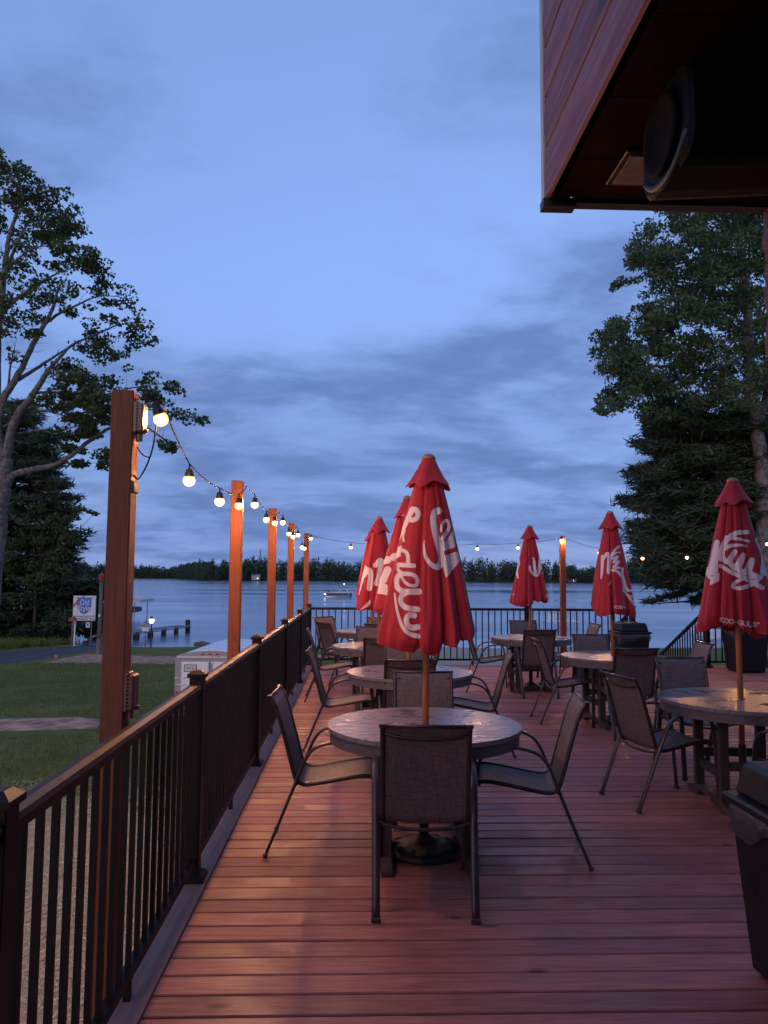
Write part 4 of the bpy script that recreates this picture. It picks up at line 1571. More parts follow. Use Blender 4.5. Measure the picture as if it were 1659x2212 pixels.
# ------------------------------------------------------------------ sling chairs
def make_chair():
    t = thing('patio_chair', '', 'chair')      # faces local +x
    hw = 0.197
    rail = [(0.275, 0.415), (0.262, 0.432), (0.20, 0.437), (0.08, 0.420), (-0.06, 0.395), (-0.135, 0.390), (-0.172, 0.412), (-0.192, 0.460), (-0.232, 0.605), (-0.275, 0.755), (-0.303, 0.833), (-0.330, 0.872)]
    path = crspline([(x, 0, z) for x, z in rail], 4)
    # sling: continuous woven sheet
    m = MB()
    K = 8
    n = len(path)
    for layer in (0, 1):
        for i, p in enumerate(path):
            d = (path[min(i + 1, n - 1)] - path[max(i - 1, 0)]).normalized()
            nn = Vector((d.z, 0, -d.x))
            for j in range(K + 1):
                u = j / K * 2 - 1
                sag = 0.014 * (1 - u * u)
                q = p - Vector((-nn.x, 0, -nn.z)) * 0.0
                off = -nn if True else nn
                m.v.append((p.x - (-d.z) * (-sag) * 0 + nn.x * (-sag) * (-1) * 0 + (-d.z) * 0 + off.x * (-sag) * 0 + nn.x * sag * 0 + (d.z * sag if False else 0) + (-nn.x) * sag * (-1) * 0 + layer * nn.x * 0.003,
                            u * hw, p.z - sag * abs(d.x) + layer * nn.z * 0.003))
    NV = n * (K + 1)
    for l in (0, 1):
        for i in range(n - 1):
            for j in range(K):
                q = l * NV + i * (K + 1) + j
                m.f.append((q, q + 1, q + K + 2, q + K + 1))
    for i in range(n - 1):
        for j in (0, K):
            q = i * (K + 1) + j
            m.f.append((q, q + K + 1, NV + q + K + 1, NV + q))
    for j in range(K):
        for i in (0, n - 1):
            q = i * (K + 1) + j
            m.f.append((q, q + 1, NV + q + 1, NV + q))
    m.build('sling', M_sling, t, sm=False)
    for s in (-1, 1):
        MB().tube([(p.x, s * (hw + 0.006), p.z) for p in path], 0.0125, 8).build('sling_rail', M_frame, t, sm=True)
        sf = [(0.300, s * 0.232, 0.008), (0.285, s * 0.234, 0.22), (0.272, s * 0.236, 0.44), (0.252, s * 0.238, 0.555), (0.205, s * 0.240, 0.612), (0.12, s * 0.242, 0.632), (0.02, s * 0.242, 0.628), (-0.065, s * 0.242, 0.600), (-0.118, s * 0.240, 0.540), (-0.165, s * 0.236, 0.43), (-0.25, s * 0.230, 0.22), (-0.338, s * 0.226, 0.008)]
        fr_ = MB().tube(crspline(sf, 4), 0.0095, 8, True, 2.1).build('side_frame', M_frame, t, sm=True)
        for (fx, fy) in ((0.300, 0.232), (-0.338, 0.226)):
            MB().box((fx, s * fy, 0.013), (0.023, 0.043, 0.024)).build('foot_cap', M_frame, fr_, bevel=0.004)
        MB().box((-0.334, s * (hw + 0.006), 0.875), (0.024, 0.032, 0.016)).build('end_cap', M_frame, t, bevel=0.003)
        MB().tube([(0.27, s * 0.203, 0.425), (0.274, s * 0.234, 0.425)], 0.009, 8).build('seat_bracket', M_frame, t)
        MB().tube([(-0.158, s * 0.203, 0.405), (-0.176, s * 0.235, 0.402)], 0.009, 8).build('seat_bracket', M_frame, t)
    MB().tube([(-0.330, -hw, 0.873), (-0.330, hw, 0.873)], 0.009, 8).build('top_bar', M_frame, t, sm=True)
    MB().tube(crspline([(-0.299, -hw - 0.004, 0.836), (-0.313, -hw * 0.6, 0.818), (-0.317, 0, 0.812), (-0.313, hw * 0.6, 0.818), (-0.299, hw + 0.004, 0.836)], 4), 0.0085, 8).build('back_stretcher', M_frame, t, sm=True)
    MB().tube(crspline([(-0.168, -0.232, 0.398), (-0.182, -0.14, 0.372), (-0.188, 0, 0.364), (-0.182, 0.14, 0.372), (-0.168, 0.232, 0.398)], 4), 0.009, 8).build('seat_stretcher', M_frame, t, sm=True)
    MB().tube(crspline([(0.255, -0.203, 0.418), (0.25, 0, 0.385), (0.255, 0.203, 0.418)], 4), 0.008, 8).build('front_stretcher', M_frame, t, sm=True)
    return t


CH = [
    # x, y, facing angle (deg, 0 = +x), label
    (0.343, 3.924, 87, 'brown sling chair nearest the camera with its back turned to us'),
    (-0.152, 4.635, -2, 'brown sling chair on the left of the nearest table, seen from the side'),
    (0.966, 4.476, 172, 'brown sling chair on the right of the nearest table, facing left'),
    (0.480, 5.248, -90, 'sling chair facing us across the nearest table, behind the umbrella pole'),
    (0.441, 6.655, 90, 'dark sling chair back between the first and second tables of the left column'),
    (-0.120, 7.200, -1, 'brown sling chair left of the second table, beside the railing'),
    (1.070, 6.990, 173, 'brown sling chair right of the second table, facing left'),
    (0.506, 7.890, -90, 'sling chair facing us across the second table of the left column'),
    (0.287, 8.840, 90, 'dark sling chair with its back to us at the third table of the left column'),
    (-0.300, 9.860, 2, 'brown sling chair left of the third table, beside the railing'),
    (0.203, 10.060, -90, 'sling chair facing us across the third table of the left column'),
    (0.760, 9.500, 178, 'sling chair right of the third table, mostly hidden by the nearest umbrella'),
    (-0.210, 11.360, 30, 'sling chair turned half away from us near the far left corner'),
    (-0.330, 12.480, -48, 'pale looking sling chair turned towards us in the far left corner'),
    (0.373, 12.330, -90, 'sling chair against the far railing behind the farthest left table'),
    (0.320, 11.260, 90, 'small dark sling chair back at the farthest table of the left column'),
    (2.360, 10.220, 92, 'dark sling chair with its back to us at the farthest right table'),
    (2.590, 11.620, -90, 'sling chair facing us across the farthest right table, before the railing'),
    (1.830, 10.680, 0, 'sling chair left of the farthest right table, right of the nearest umbrella'),
    (3.180, 11.200, 182, 'sling chair right of the farthest right table, below the wooden post'),
    (2.300, 8.430, 0, 'brown sling chair left of the middle right table, seen from behind and the side'),
    (2.710, 7.730, 91, 'large dark sling chair back in front of the middle right table'),
    (2.780, 8.830, -92, 'sling chair facing us behind the middle right table, left of the far bin'),
    (3.370, 8.100, 178, 'sling chair right of the middle right table, near the stair railing'),
    (2.162, 5.475, 14, 'brown sling chair left of the wet table at right, seen from behind'),
    (2.790, 6.280, -91, 'wide sling chair facing us across the wet table at right'),
    (2.830, 4.680, 118, 'sling chair arm in front of the wet table at the right edge'),
]
cproto = make_chair()
for i, (x, y, a, lab) in enumerate(CH):
    o = cproto if i == 0 else copy_tree(cproto)
    o.location = (x, y, 0.0)
    o.rotation_euler = (0, 0, R(a))
    tag(o, lab, 'chair', 'sling patio chairs')


# ------------------------------------------------------------------ trash bins
def frustum(w0, w1, z0, z1, d0=None, d1=None):
    m = MB()
    for (w, d, z) in ((w0, d0 or w0, z0), (w1, d1 or w1, z1)):
        m.v += [(-w / 2, -d / 2, z), (w / 2, -d / 2, z), (w / 2, d / 2, z), (-w / 2, d / 2, z)]
    m.f = [(3, 2, 1, 0), (4, 5, 6, 7)] + [(j, (j + 1) % 4, 4 + (j + 1) % 4, 4 + j) for j in range(4)]
    return m


def make_bin(seed):
    t = thing('trash_bin', '', 'trash bin')
    frustum(0.40, 0.50, 0.004, 0.66).build('body', M_black, t, bevel=0.025)
    frustum(0.535, 0.535, 0.655, 0.69).build('rim', M_black, t, bevel=0.010)
    h = frustum(0.47, 0.41, 0.69, 0.825).build('lid', M_black, t, bevel=0.018)
    MB().box((-0.02, 0, 0.8262), (0.20, 0.26, 0.003)).build('opening', M_dark, h)
    MB().box((-0.125, 0, 0.832), (0.012, 0.28, 0.012)).build('opening_edge', M_black, h)
    MB().box((0.085, 0, 0.832), (0.012, 0.28, 0.012)).build('opening_edge', M_black, h)
    r = random.Random(seed)
    m = MB()
    K = 64
    rows_ = 9
    for i in range(rows_):
        u = i / (rows_ - 1)
        for j in range(K):
            a = 2 * math.pi * j / K
            c, s = math.cos(a), math.sin(a)
            q = max(abs(c), abs(s))
            rad = (0.253 + 0.010 * math.sin(u * 3.1) + r.uniform(-0.006, 0.006)) / q
            rad = min(rad, 0.345)
            m.v.append((rad * c, rad * s, 0.652 - u * (0.105 + 0.035 * math.sin(3 * a + seed) + 0.02 * math.sin(7 * a))))
    for i in range(rows_ - 1):
        for j in range(K):
            j2 = (j + 1) % K
            m.f.append((i * K + j, i * K + j2, (i + 1) * K + j2, (i + 1) * K + j))
    m.build('bin_liner', M_film, t, sm=True)
    return t


for (x, y, a, lab, sd_) in ((1.79, 2.945, 1, 'black square trash bin with clear liner at the lower right edge', 1),
                            (4.45, 12.45, 3, 'black trash bin with bunched liner at the far railing behind an umbrella pole', 2),
                            (6.52, 12.75, -2, 'black trash bin behind the right umbrella, beside the stair railing', 3)):
    o = make_bin(sd_)
    o.location = (x, y, 0)
    o.rotation_euler = (0, 0, R(a))
    tag(o, lab, 'trash bin', 'black trash bins')
# bigger body for the far right bin comes from its own scale
o.scale = (1.15, 1.15, 1.15)

# ------------------------------------------------------------------ trailer on the lawn
ty = 21.0
p = at(379, 1414, ty)
TRZ = gz(p.x + 0.9, ty)
tw, tl = 1.86, 3.6
tr = thing('cargo_trailer', 'white enclosed cargo trailer parked on the lawn behind the railing', 'trailer', (p.x + tw / 2, ty, TRZ), R(-3))
hh = p.z - TRZ
z0 = 0.42


def rounded(w, zb, zt, crown, y0, y1, rad=0.10):
    pts = [(-w / 2, zb), (w / 2, zb), (w / 2, zt - rad), (w / 2 - rad * .35, zt - rad * .3), (w / 2 - rad, zt)]
    for i in range(1, 10):
        u = i / 10 * 2 - 1
        pts.append((-u * (w / 2 - rad), zt + crown * (1 - u * u)))
    pts += [(-w / 2 + rad, zt), (-w / 2 + rad * .35, zt - rad * .3), (-w / 2, zt - rad)]
    return MB().prism([(x, y0, z) for x, z in pts], (0, 0, 0), (0, y1 - y0, 0))


rounded(tw, z0, hh - 0.02, 0.16, 0.06, tl).build('body', M_whiteg, tr)
m = rounded(tw + 0.02, z0, hh, 0.10, 0.0, 0.058)
m.build('rear_frame', plain('dull_aluminium', (0.30, 0.30, 0.31), 0.42, 0.3, 0.05, 3), tr)
for s in (-1, 1):
    d = MB().box((s * 0.40, -0.012, (z0 + hh - 0.22) / 2 + 0.03), (0.74, 0.024, hh - 0.22 - z0)).build('rear_door', M_whiteg, tr, bevel=0.004)
    for zz in (hh - 0.62, hh - 0.80, z0 + 0.35):
        MB().bar((s * 0.93, -0.03, zz), (s * 0.60, -0.03, zz), 0.03, 0.035).build('hinge', M_alum, d)
MB().tube([(-0.02, -0.045, z0), (-0.02, -0.045, hh - 0.14)], 0.016, 8).build('lock_rod', M_alum, tr)
MB().box((0.045, -0.03, (z0 + hh - 0.2) / 2), (0.07, 0.014, hh - 0.25 - z0)).build('door_seal', M_grey, tr)
MB().box((0, -0.018, hh - 0.065), (tw - 0.06, 0.03, 0.035)).build('gutter', M_alum, tr)
for k in range(3):
    MB().lathe([(0.028, 0), (0.028, 0.02)], 10).mesh('marker_lamp', M_tail)
    o = MB().box((-0.2 + 0.2 * k, -0.012, hh + 0.015), (0.09, 0.022, 0.028)).build('marker_lamp', M_tail, tr)
for s in (-1, 1):
    MB().box((s * 0.872, -0.012, z0 + 0.47), (0.075, 0.022, 0.17)).build('tail_lamp', M_tail, tr, bevel=0.006)
pl = MB().box((-0.52, -0.032, hh - 0.36), (0.345, 0.014, 0.19)).build('plate_frame', M_sblk, tr, bevel=0.006)
pp = MB().box((-0.52, -0.041, hh - 0.36), (0.300, 0.006, 0.150)).build('licence_plate', M_plate, tr)


def text_mesh(txt, size, name, mat, parent, loc, rot=(R(90), 0, 0), sx=1.0, depth=0.004, align='CENTER'):
    cu = bpy.data.curves.new(name, 'FONT')
    cu.body = txt
    cu.size = size
    cu.extrude = depth
    cu.align_x = align
    cu.align_y = 'CENTER'
    cu.resolution_u = 2
    ob = bpy.data.objects.new(name + '_curve', cu)
    C.objects.link(ob)
    dg = bpy.context.evaluated_depsgraph_get()
    me = bpy.data.meshes.new_from_object(ob.evaluated_get(dg))
    bpy.data.objects.remove(ob)
    bpy.data.curves.remove(cu)
    me.materials.clear()
    me.materials.append(mat)
    o = link(name, me, parent, loc)
    o.rotation_euler = rot
    o.scale = (sx, 1, 1)
    return o


text_mesh('H8373Z', 0.088, 'plate_number', M_sblk, pp, (-0.52, -0.0465, hh - 0.365), sx=0.78, depth=0.001)
MB().box((-0.40, -0.0465, hh - 0.41), (0.022, 0.003, 0.022)).build('plate_tag', M_sred, pp)
for s in (-1, 1):
    m = MB()
    poly = [(s * (tw / 2 + 0.01), 1.35 + 0.52 * math.cos(a), 0.36 + 0.42 * math.sin(a)) for a in [math.pi * i / 10 for i in range(11)]]
    poly += [(q[0], 1.35 + (q[1] - 1.35) * 0.86, 0.36 + (q[2] - 0.36) * 0.86) for q in reversed(poly)]
    m.prism(poly, (0, 0, 0), (s * 0.24, 0, 0))
    m.build('fender', M_alum, tr)
    wh = MB().lathe([(0.12, -0.09), (0.30, -0.085), (0.33, -0.05), (0.33, 0.05), (0.30, 0.085), (0.12, 0.09)], 24).build('wheel', M_tyre, tr, sm=False)
    wh.location = (s * (tw / 2 + 0.13), 1.35, 0.33)
    wh.rotation_euler = (0, R(90), 0)
MB().box((0, 0.06, z0 - 0.05), (tw, 0.10, 0.10)).build('bumper', M_alum, tr)
MB().bar((-tw / 2 + 0.1, -0.05, z0 - 0.02), (-tw / 2 - 0.16, -0.12, z0 - 0.10), 0.05, 0.03).build('side_step', M_alum, tr)
MB().bar((0, tl - 0.1, 0.44), (0, tl + 1.3, 0.44), 0.10, 0.08).build('tongue', M_grey, tr)

# ------------------------------------------------------------------ roadside: sign, lamp pole, small signs, lantern
p = at(165, 1340, 57.0)
q = at(203, 1340, 57.0)
sw = 1.55
sx0 = at(182, 1315, 57.0)
G = gz(sx0.x, 57)
sg = thing('resort_sign', 'white roadside sign with blue shield emblem and black lettering', 'sign', (sx0.x, 57.0, 0), R(8))
zt, zb_ = at(182, 1287, 57).z, at(182, 1341, 57).z
hS = zt - zb_
MB().box((0, 0.09, (zt + zb_) / 2), (sw, 0.24, hS)).build('cabinet', M_white, sg, bevel=0.02)
MB().box((0.0, -0.034, zb_ + hS * 0.185), (sw - 0.06, 0.012, 0.05)).build('divider', M_sblk, sg)
cz = zb_ + hS * 0.60
k = hS
shield = [(-0.26, 0.29), (-0.36, 0.33), (0.36, 0.33), (0.26, 0.29), (0.265, 0.0), (0.23, -0.16), (0.12, -0.28), (0, -0.345), (-0.12, -0.28), (-0.23, -0.16), (-0.265, 0.0)]
e = MB().prism([(x * k, -0.036, cz + z * k) for x, z in shield], (0, 0, 0), (0, -0.012, 0)).build('shield', M_sblue, sg)
MB().prism([(x, -0.034, cz + z) for x, z in ((-0.42 * k, 0.04 * k), (-0.28 * k, 0.24 * k), (-0.16 * k, 0.24 * k), (-0.40 * k, -0.06 * k))], (0, 0, 0), (0, -0.020, 0)).build('ribbon', M_sred, sg)
MB().prism([(x, -0.034, cz + z) for x, z in ((-0.12 * k, 0.345 * k), (-0.02 * k, 0.345 * k), (0.03 * k, 0.395 * k), (-0.06 * k, 0.395 * k))], (0, 0, 0), (0, -0.014, 0)).build('ribbon', M_sred, sg)
text_mesh('Old', 0.34 * k, 'lettering', M_white, sg, (0.02, -0.056, cz + 0.13 * k), sx=0.72)
text_mesh('Style', 0.34 * k, 'lettering', M_white, sg, (0.0, -0.056, cz - 0.10 * k), sx=0.72)
text_mesh('BRAYWOOD Resort', 0.125 * k, 'lettering', M_sblk, sg, (0, -0.036, zb_ + hS * 0.085), sx=1.0)
MB().box((-sw / 2 + 0.15, 0.09, (zb_ + G) / 2 - 0.05), (0.10, 0.10, zb_ - G + 0.1)).build('leg', M_white, sg)
MB().box((-sw / 2 + 0.15, 0.09, zb_ - 0.14), (0.20, 0.14, 0.16)).build('leg_bracket', M_grey, sg)
MB().box((sw / 2 - 0.25, 0.09, (zb_ + G) / 2 - 0.05), (0.08, 0.08, zb_ - G + 0.1)).build('leg', M_dkwood, sg)
hp = MB().box((sw / 2 - 0.48, -0.01, zb_ - 0.30), (0.28, 0.02, 0.40)).build('hanging_plate', M_white, sg)
MB().box((sw / 2 - 0.48, -0.0215, zb_ - 0.28), (0.08, 0.002, 0.14)).build('print_mark', M_sblk, hp)

p = at(157, 1340, 56)
mb_ = thing('mailbox', 'red mailbox on a post left of the resort sign', 'mailbox', (p.x, 56, gz(p.x, 56)))
zz = at(157, 1338, 56).z - gz(p.x, 56)
MB().box((0, 0, zz / 2), (0.09, 0.09, zz)).build('post', M_dkwood, mb_)
poly = [(-0.2, 0, zz - 0.12)] + [(0.2 * math.cos(a), 0, zz + 0.02 + 0.16 * math.sin(a)) for a in [math.pi - math.pi * i / 8 for i in range(9)]] + [(0.2, 0, zz - 0.12)]
MB().prism([(x, -0.25, z) for x, _, z in poly], (0, 0, 0), (0, 0.5, 0)).build('box', M_mail, mb_)

p = at(213, 1412, 46.5)
gz0 = gz(p.x, 46.5)
lp = thing('lamp_pole', 'weathered wooden pole with an unlit red lantern on top, by the road', 'lamp post', (p.x, 46.5, gz0))
ht = at(213, 1246, 46.5).z - gz0
MB().tube([(0, 0, 0), (0.02, 0, ht * 0.5), (0.01, 0, ht - 0.3)], [0.13, 0.115, 0.10], 12).build('pole', M_dkwood, lp, sm=True)
MB().lathe([(0.06, 0), (0.13, 0.08), (0.18, 0.36), (0.20, 0.40), (0.06, 0.52), (0.02, 0.60)], 8, (0.01, 0, ht - 0.32)).build('lantern', M_mail, lp)
MB().box((0, -0.12, ht * 0.5), (0.10, 0.06, 0.16)).build('sensor', M_white, lp)
MB().tube(crspline([(0.12, 0.0, 0.9), (0.35, 0.0, 0.95), (0.46, 0, 0.75), (0.44, 0, 0.0)], 5), 0.025, 6).build('drop_hose', M_dkwood, lp)
MB().lathe([(0.16, 0), (0.15, 0.9), (0.12, 0.92)], 12).build('collar', M_dkwood, lp)

yL = 54.0
p = at(326, 1394, yL)
ln = thing('dock_lantern', 'lit white lantern on a thin black post beside the dock', 'lamp post', (p.x, yL, gz(p.x, yL)))
ht = at(326, 1346, yL).z - gz(p.x, yL)
MB().tube([(0, 0, 0), (0, 0, ht)], 0.045, 8).build('post', M_sblk, ln)
gl = MB().lathe([(0.07, 0), (0.14, 0.05), (0.18, 0.26), (0.08, 0.30)], 8, (0, 0, ht)).build('lantern_glass', M_lampw, ln)
MB().lathe([(0.20, 0.285), (0.13, 0.37), (0.03, 0.44), (0.02, 0.50)], 8, (0, 0, ht)).build('lantern_roof', M_sblk, ln)
p = at(313.5, 1395, 53)
ds = thing('diamond_sign', 'grey back of a diamond sign with white plate below, by the dock lantern', 'sign', (p.x, 53, gz(p.x, 53)))
ht = at(313.5, 1338, 53).z - gz(p.x, 53)
MB().box((0, 0, ht * 0.45), (0.06, 0.05, ht * 0.9)).build('post', M_dkwood, ds)
MB().prism([(0, -0.035, ht), (0.29, -0.035, ht - 0.42), (0.24, -0.035, ht - 0.50), (-0.24, -0.035, ht - 0.50), (-0.29, -0.035, ht - 0.42)], (0, 0, 0), (0, -0.02, 0)).build('panel', M_signback, ds)
MB().box((0, -0.045, ht - 0.66), (0.46, 0.02, 0.26)).build('plate', M_white, ds)

p = at(118, 1411, 41)
fl = thing('marker_flag', 'small orange marker flag in the grass by the road', 'flag', (p.x, 41, gz(p.x, 41)))
MB().tube([(0, 0, 0), (0, 0, 0.45)], 0.012, 6).build('stake', M_grey, fl)
MB().prism([(0, 0, 0.45), (0.16, 0.02, 0.40), (0.14, 0.03, 0.26), (0, 0, 0.30)], (0, 0, 0), (0, 0.012, 0)).build('cloth', M_orange, fl)

# dock on piles
dk = thing('wooden_dock', 'grey wooden dock on dark piles reaching into the lake', 'dock', (0, 0, 0))
A, B = at(224, 1373, 60.5), at(397.6, 1354.5, 72.0)
zt_ = WATER + 0.62
A.z = B.z = zt_
d = (B - A).normalized()
sdv = Vector((-d.y, d.x, 0))
L = (B - A).length
nb = int(L / 0.30)
pmesh = MB().box((0, 0, 0), (0.285, 1.5, 0.05)).mesh('plank', M_dock)
for i in range(nb):
    o = link('plank', pmesh, dk, A + d * (i + 0.5) * L / nb)
    o.rotation_euler = (0, 0, math.atan2(d.y, d.x))
for s in (-0.7, 0.7):
    MB().bar(A + sdv * s - Vector((0, 0, 0.12)), B + sdv * s - Vector((0, 0, 0.12)), 0.18, 0.06).build('side_beam', M_dock, dk)
for i in range(8):
    for s in (-0.6, 0.6):
        q = A + d * (L - 0.3 - i * 2.1) + sdv * s
        MB().lathe([(0.20, -1.8), (0.19, -0.16)], 12, tuple(q)).build('pile', M_bark2, dk, sm=True)
q = at(405, 1372, 73.0)
MB().lathe([(0.24, -1.6), (0.23, 1.05), (0.20, 1.08)], 14, (q.x, q.y, WATER)).build('pile', M_bark2, dk, sm=True)

# boat lift canopy beyond the dock
q = at(286, 1300, 92)
bl = thing('boat_lift', 'boat lift with a pale canopy standing in the lake behind the nearest post', 'boat lift', (q.x, 92, WATER))
hz_ = at(300, 1300, 92).z - WATER
MB().prism([(-1.6, -2.5, hz_), (1.6, -2.5, hz_), (1.6, -2.5, hz_ + 0.32), (1.0, -2.5, hz_ + 0.56), (-1.0, -2.5, hz_ + 0.56), (-1.6, -2.5, hz_ + 0.32)], (0, 0, 0), (0, 6, 0)).build('canopy', M_cover, bl)
for sx_ in (-1.45, 0.9):
    for sy_ in (-2.2, 3.2):
        MB().tube([(sx_, sy_, -2), (sx_, sy_, hz_)], 0.05, 8).build('post', M_grey, bl)
MB().box((-0.4, 0.5, 1.1), (1.6, 4.8, 0.6)).build('cradle_hull', M_sblk, bl, bevel=0.15)

# white pier seen through the far railing
q = at(1212, 1366, 80)
wp = thing('white_pier', 'small white swim pier with thin posts seen through the far railing', 'pier', (q.x, 80, WATER))
MB().box((0, 0, 0.75), (3.4, 1.6, 0.14)).build('platform', M_white, wp)
for i in range(5):
    for s in (-0.75, 0.75):
        h = 2.3 if (i + (s > 0)) % 2 else 1.7
        MB().tube([(-1.65 + i * 0.82, s, -1.5), (-1.65 + i * 0.82, s, h)], 0.045, 8).build('post', M_alum, wp)
MB().box((-0.9, 0.3, 1.15), (0.9, 0.7, 0.65)).build('bench', M_white, wp, bevel=0.03)

# small moored boat right of the stairs
q = at(1548, 1352, 66)
mo = thing('moored_boat', 'small pale boat moored near shore behind the stair railing', 'boat', (q.x, 66, WATER), R(15))
hull = [(-2.2, 0.5), (-2.2, 0.95), (1.5, 0.95), (2.4, 1.0), (1.9, 0.3), (-1.9, 0.0)]
MB().prism([(x, -0.8, z) for x, z in hull], (0, 0, 0), (0, 1.6, 0)).build('hull', M_white, mo, bevel=0.08)
MB().prism([(-0.4, -0.6, 0.95), (0.6, -0.6, 0.95), (0.2, -0.6, 1.5), (-0.4, -0.6, 1.5)], (0, 0, 0), (0, 1.2, 0)).build('windscreen', M_grey, mo)

# ------------------------------------------------------------------ pontoon boat
q = at(729, 1290, 185)
pb = thing('pontoon_boat', 'pontoon boat with dark bimini cruising on the lake', 'boat', (q.x, 185, WATER), R(176))
for s in (-1.0, 1.0):
    MB().tube([(-2.7, s, 0.10), (2.2, s, 0.10), (2.75, s, 0.28), (2.95, s, 0.40)], [0.30, 0.30, 0.24, 0.05], 12).build('pontoon', M_alum, pb, sm=True)
MB().box((0, 0, 0.48), (5.6, 2.5, 0.12)).build('platform', M_grey, pb)
for s in (-1.22, 1.22):
    MB().box((0.1, s, 0.80), (5.2, 0.05, 0.48)).build('fence_panel', M_sblk, pb)
    MB().box((0.1, s, 1.08), (5.2, 0.06, 0.07)).build('fence_rail', M_alum, pb)
MB().box((2.72, 0, 0.80), (0.05, 2.4, 0.48)).build('fence_panel', M_white, pb)
MB().box((-1.6, 0, 0.9), (1.2, 2.0, 0.5)).build('seat', M_white, pb, bevel=0.05)
MB().box((-0.6, 0.5, 1.0), (0.6, 0.6, 0.8)).build('console', M_white, pb, bevel=0.05)
for s in (-1.2, 1.2):
    MB().tube([(-0.1, s, 1.1), (-1.1, s, 2.35)], 0.05, 6).build('bimini_strut', M_alum, pb)
    MB().tube([(-2.6, s, 1.1), (-2.2, s, 2.35)], 0.05, 6).build('bimini_strut', M_alum, pb)
bp = [(-2.4, 2.30), (-2.2, 2.42), (-1.6, 2.50), (-1.0, 2.42), (-0.5, 2.2), (-0.5, 2.12), (-1.0, 2.32), (-1.6, 2.40), (-2.2, 2.32), (-2.4, 2.20)]
MB().prism([(x, -1.25, z) for x, z in bp], (0, 0, 0), (0, 2.5, 0)).build('bimini', M_sblk, pb)
MB().box((-3.15, 0, 0.55), (0.6, 0.5, 0.9)).build('motor', M_sblk, pb, bevel=0.12)
MB().tube([(-1.6, 0, 2.45), (-1.6, 0, 3.1)], 0.03, 6).build('light_mast', M_alum, pb)
MB().lathe([(0.02, -0.09), (0.10, 0.0), (0.02, 0.09)], 8, (-1.6, 0, 3.2)).build('mast_light', M_navl, pb)
MB().lathe([(0.02, -0.10), (0.13, 0.0), (0.02, 0.10)], 8, (2.95, 0.6, 0.75)).build('bow_light', M_navl, pb)


def person(loc, rz, label):
    me = bpy.data.meshes.new('person')
    V_ = [(0, 0, 0.45), (0, 0, 0.72), (-0.02, 0, 0.98), (0, 0, 1.10), (0.02, 0, 1.24),
          (0, 0.19, 0.94), (0.10, 0.23, 0.72), (0.28, 0.17, 0.62), (0, -0.19, 0.94), (0.10, -0.23, 0.72), (0.28, -0.17, 0.62),
          (0.08, 0.1, 0.44), (0.42, 0.11, 0.46), (0.44, 0.11, 0.04), (0.08, -0.1, 0.44), (0.42, -0.11, 0.46), (0.44, -0.11, 0.04)]
    E_ = [(0, 1), (1, 2), (2, 3), (3, 4), (2, 5), (5, 6), (6, 7), (2, 8), (8, 9), (9, 10), (0, 11), (11, 12), (12, 13), (0, 14), (14, 15), (15, 16)]
    RAD = [.15, .14, .15, .055, .105, .06, .048, .035, .06, .048, .035, .09, .07, .045, .09, .07, .045]
    me.from_pydata(V_, E_, [])
    o = link('person', me)
    md = o.modifiers.new('skin', 'SKIN')
    for i_, r_ in enumerate(RAD):
        me.skin_vertices[0].data[i_].radius = (r_, r_)
    me.skin_vertices[0].data[0].use_root = True
    sb = o.modifiers.new('sub', 'SUBSURF')
    sb.levels = sb.render_levels = 2
    me.materials.append(M_cloth)
    o.location = loc
    o.rotation_euler = (0, 0, rz)
    return tag(o, label, 'person')


pm = pb.matrix_basis.copy()
c_, s_ = math.cos(R(176)), math.sin(R(176))
lx, ly = 2.1, 0.2
person((q.x + lx * c_ - ly * s_, 185 + lx * s_ + ly * c_, WATER + 0.52), R(176), 'person in dark clothes sitting at the bow of the pontoon boat')


# shore rocks
for i, (px, py, s) in enumerate(((438, 1386, 0.9), (488, 1385.5, 0.8), (494, 1384, 0.45))):
    Y = 58.5
    q = at(px, py, Y)
    bm = bmesh.new()
    bmesh.ops.create_icosphere(bm, subdivisions=2, radius=s * 0.55)
    for v_ in bm.verts:
        v_.co *= 1 + random.uniform(-0.22, 0.22)
        v_.co.z *= 0.55
        v_.co.x *= 1.3
    me = bpy.data.meshes.new('rock')
    bm.to_mesh(me)
    bm.free()
    me.materials.append(M_rock)
    tag(link('rock', me, None, (q.x, Y, gz(q.x, Y) + 0.12)),
        ['dark rock on the shore above the trailer roof', 'dark rock on the shore just left of the second wooden post', 'smaller rounded rock touching the second wooden post in view'][i], 'rock', 'rocks on the shore')


# ------------------------------------------------------------------ trees
def branch(m, pts, ra, rb, Y0, spread=0.0):
    P = []
    n = len(pts)
    dy = random.uniform(-spread, spread)
    for i, p_ in enumerate(pts):
        u = i / max(1, n - 1)
        P.append(at(p_[0], p_[1], Y0 + dy * u))
    P = crspline(P, 4)
    k = len(P)
    # a little crookedness
    for i in range(1, k - 1):
        P[i] = P[i] + Vector((random.uniform(-1, 1), random.uniform(-1, 1), random.uniform(-1, 1))) * ra * 0.12
    m.tube(P, [ra + (rb - ra) * i / (k - 1) for i in range(k)], 7)
    return P


def twigs(m, P, n, length, r):
    for _ in range(n):
        i = random.randrange(len(P) // 3, len(P))
        a = P[i]
        d_ = Vector((random.uniform(-0.3, 1), random.uniform(-0.8, 0.8), random.uniform(-0.2, 0.6))).normalized() * length * random.uniform(0.4, 1)
        mid_ = a + d_ * 0.5 + Vector((0, 0, random.uniform(-.1, .1)))
        m.tube([a, mid_, a + d_], [r, r * 0.6, r * 0.25], 5)


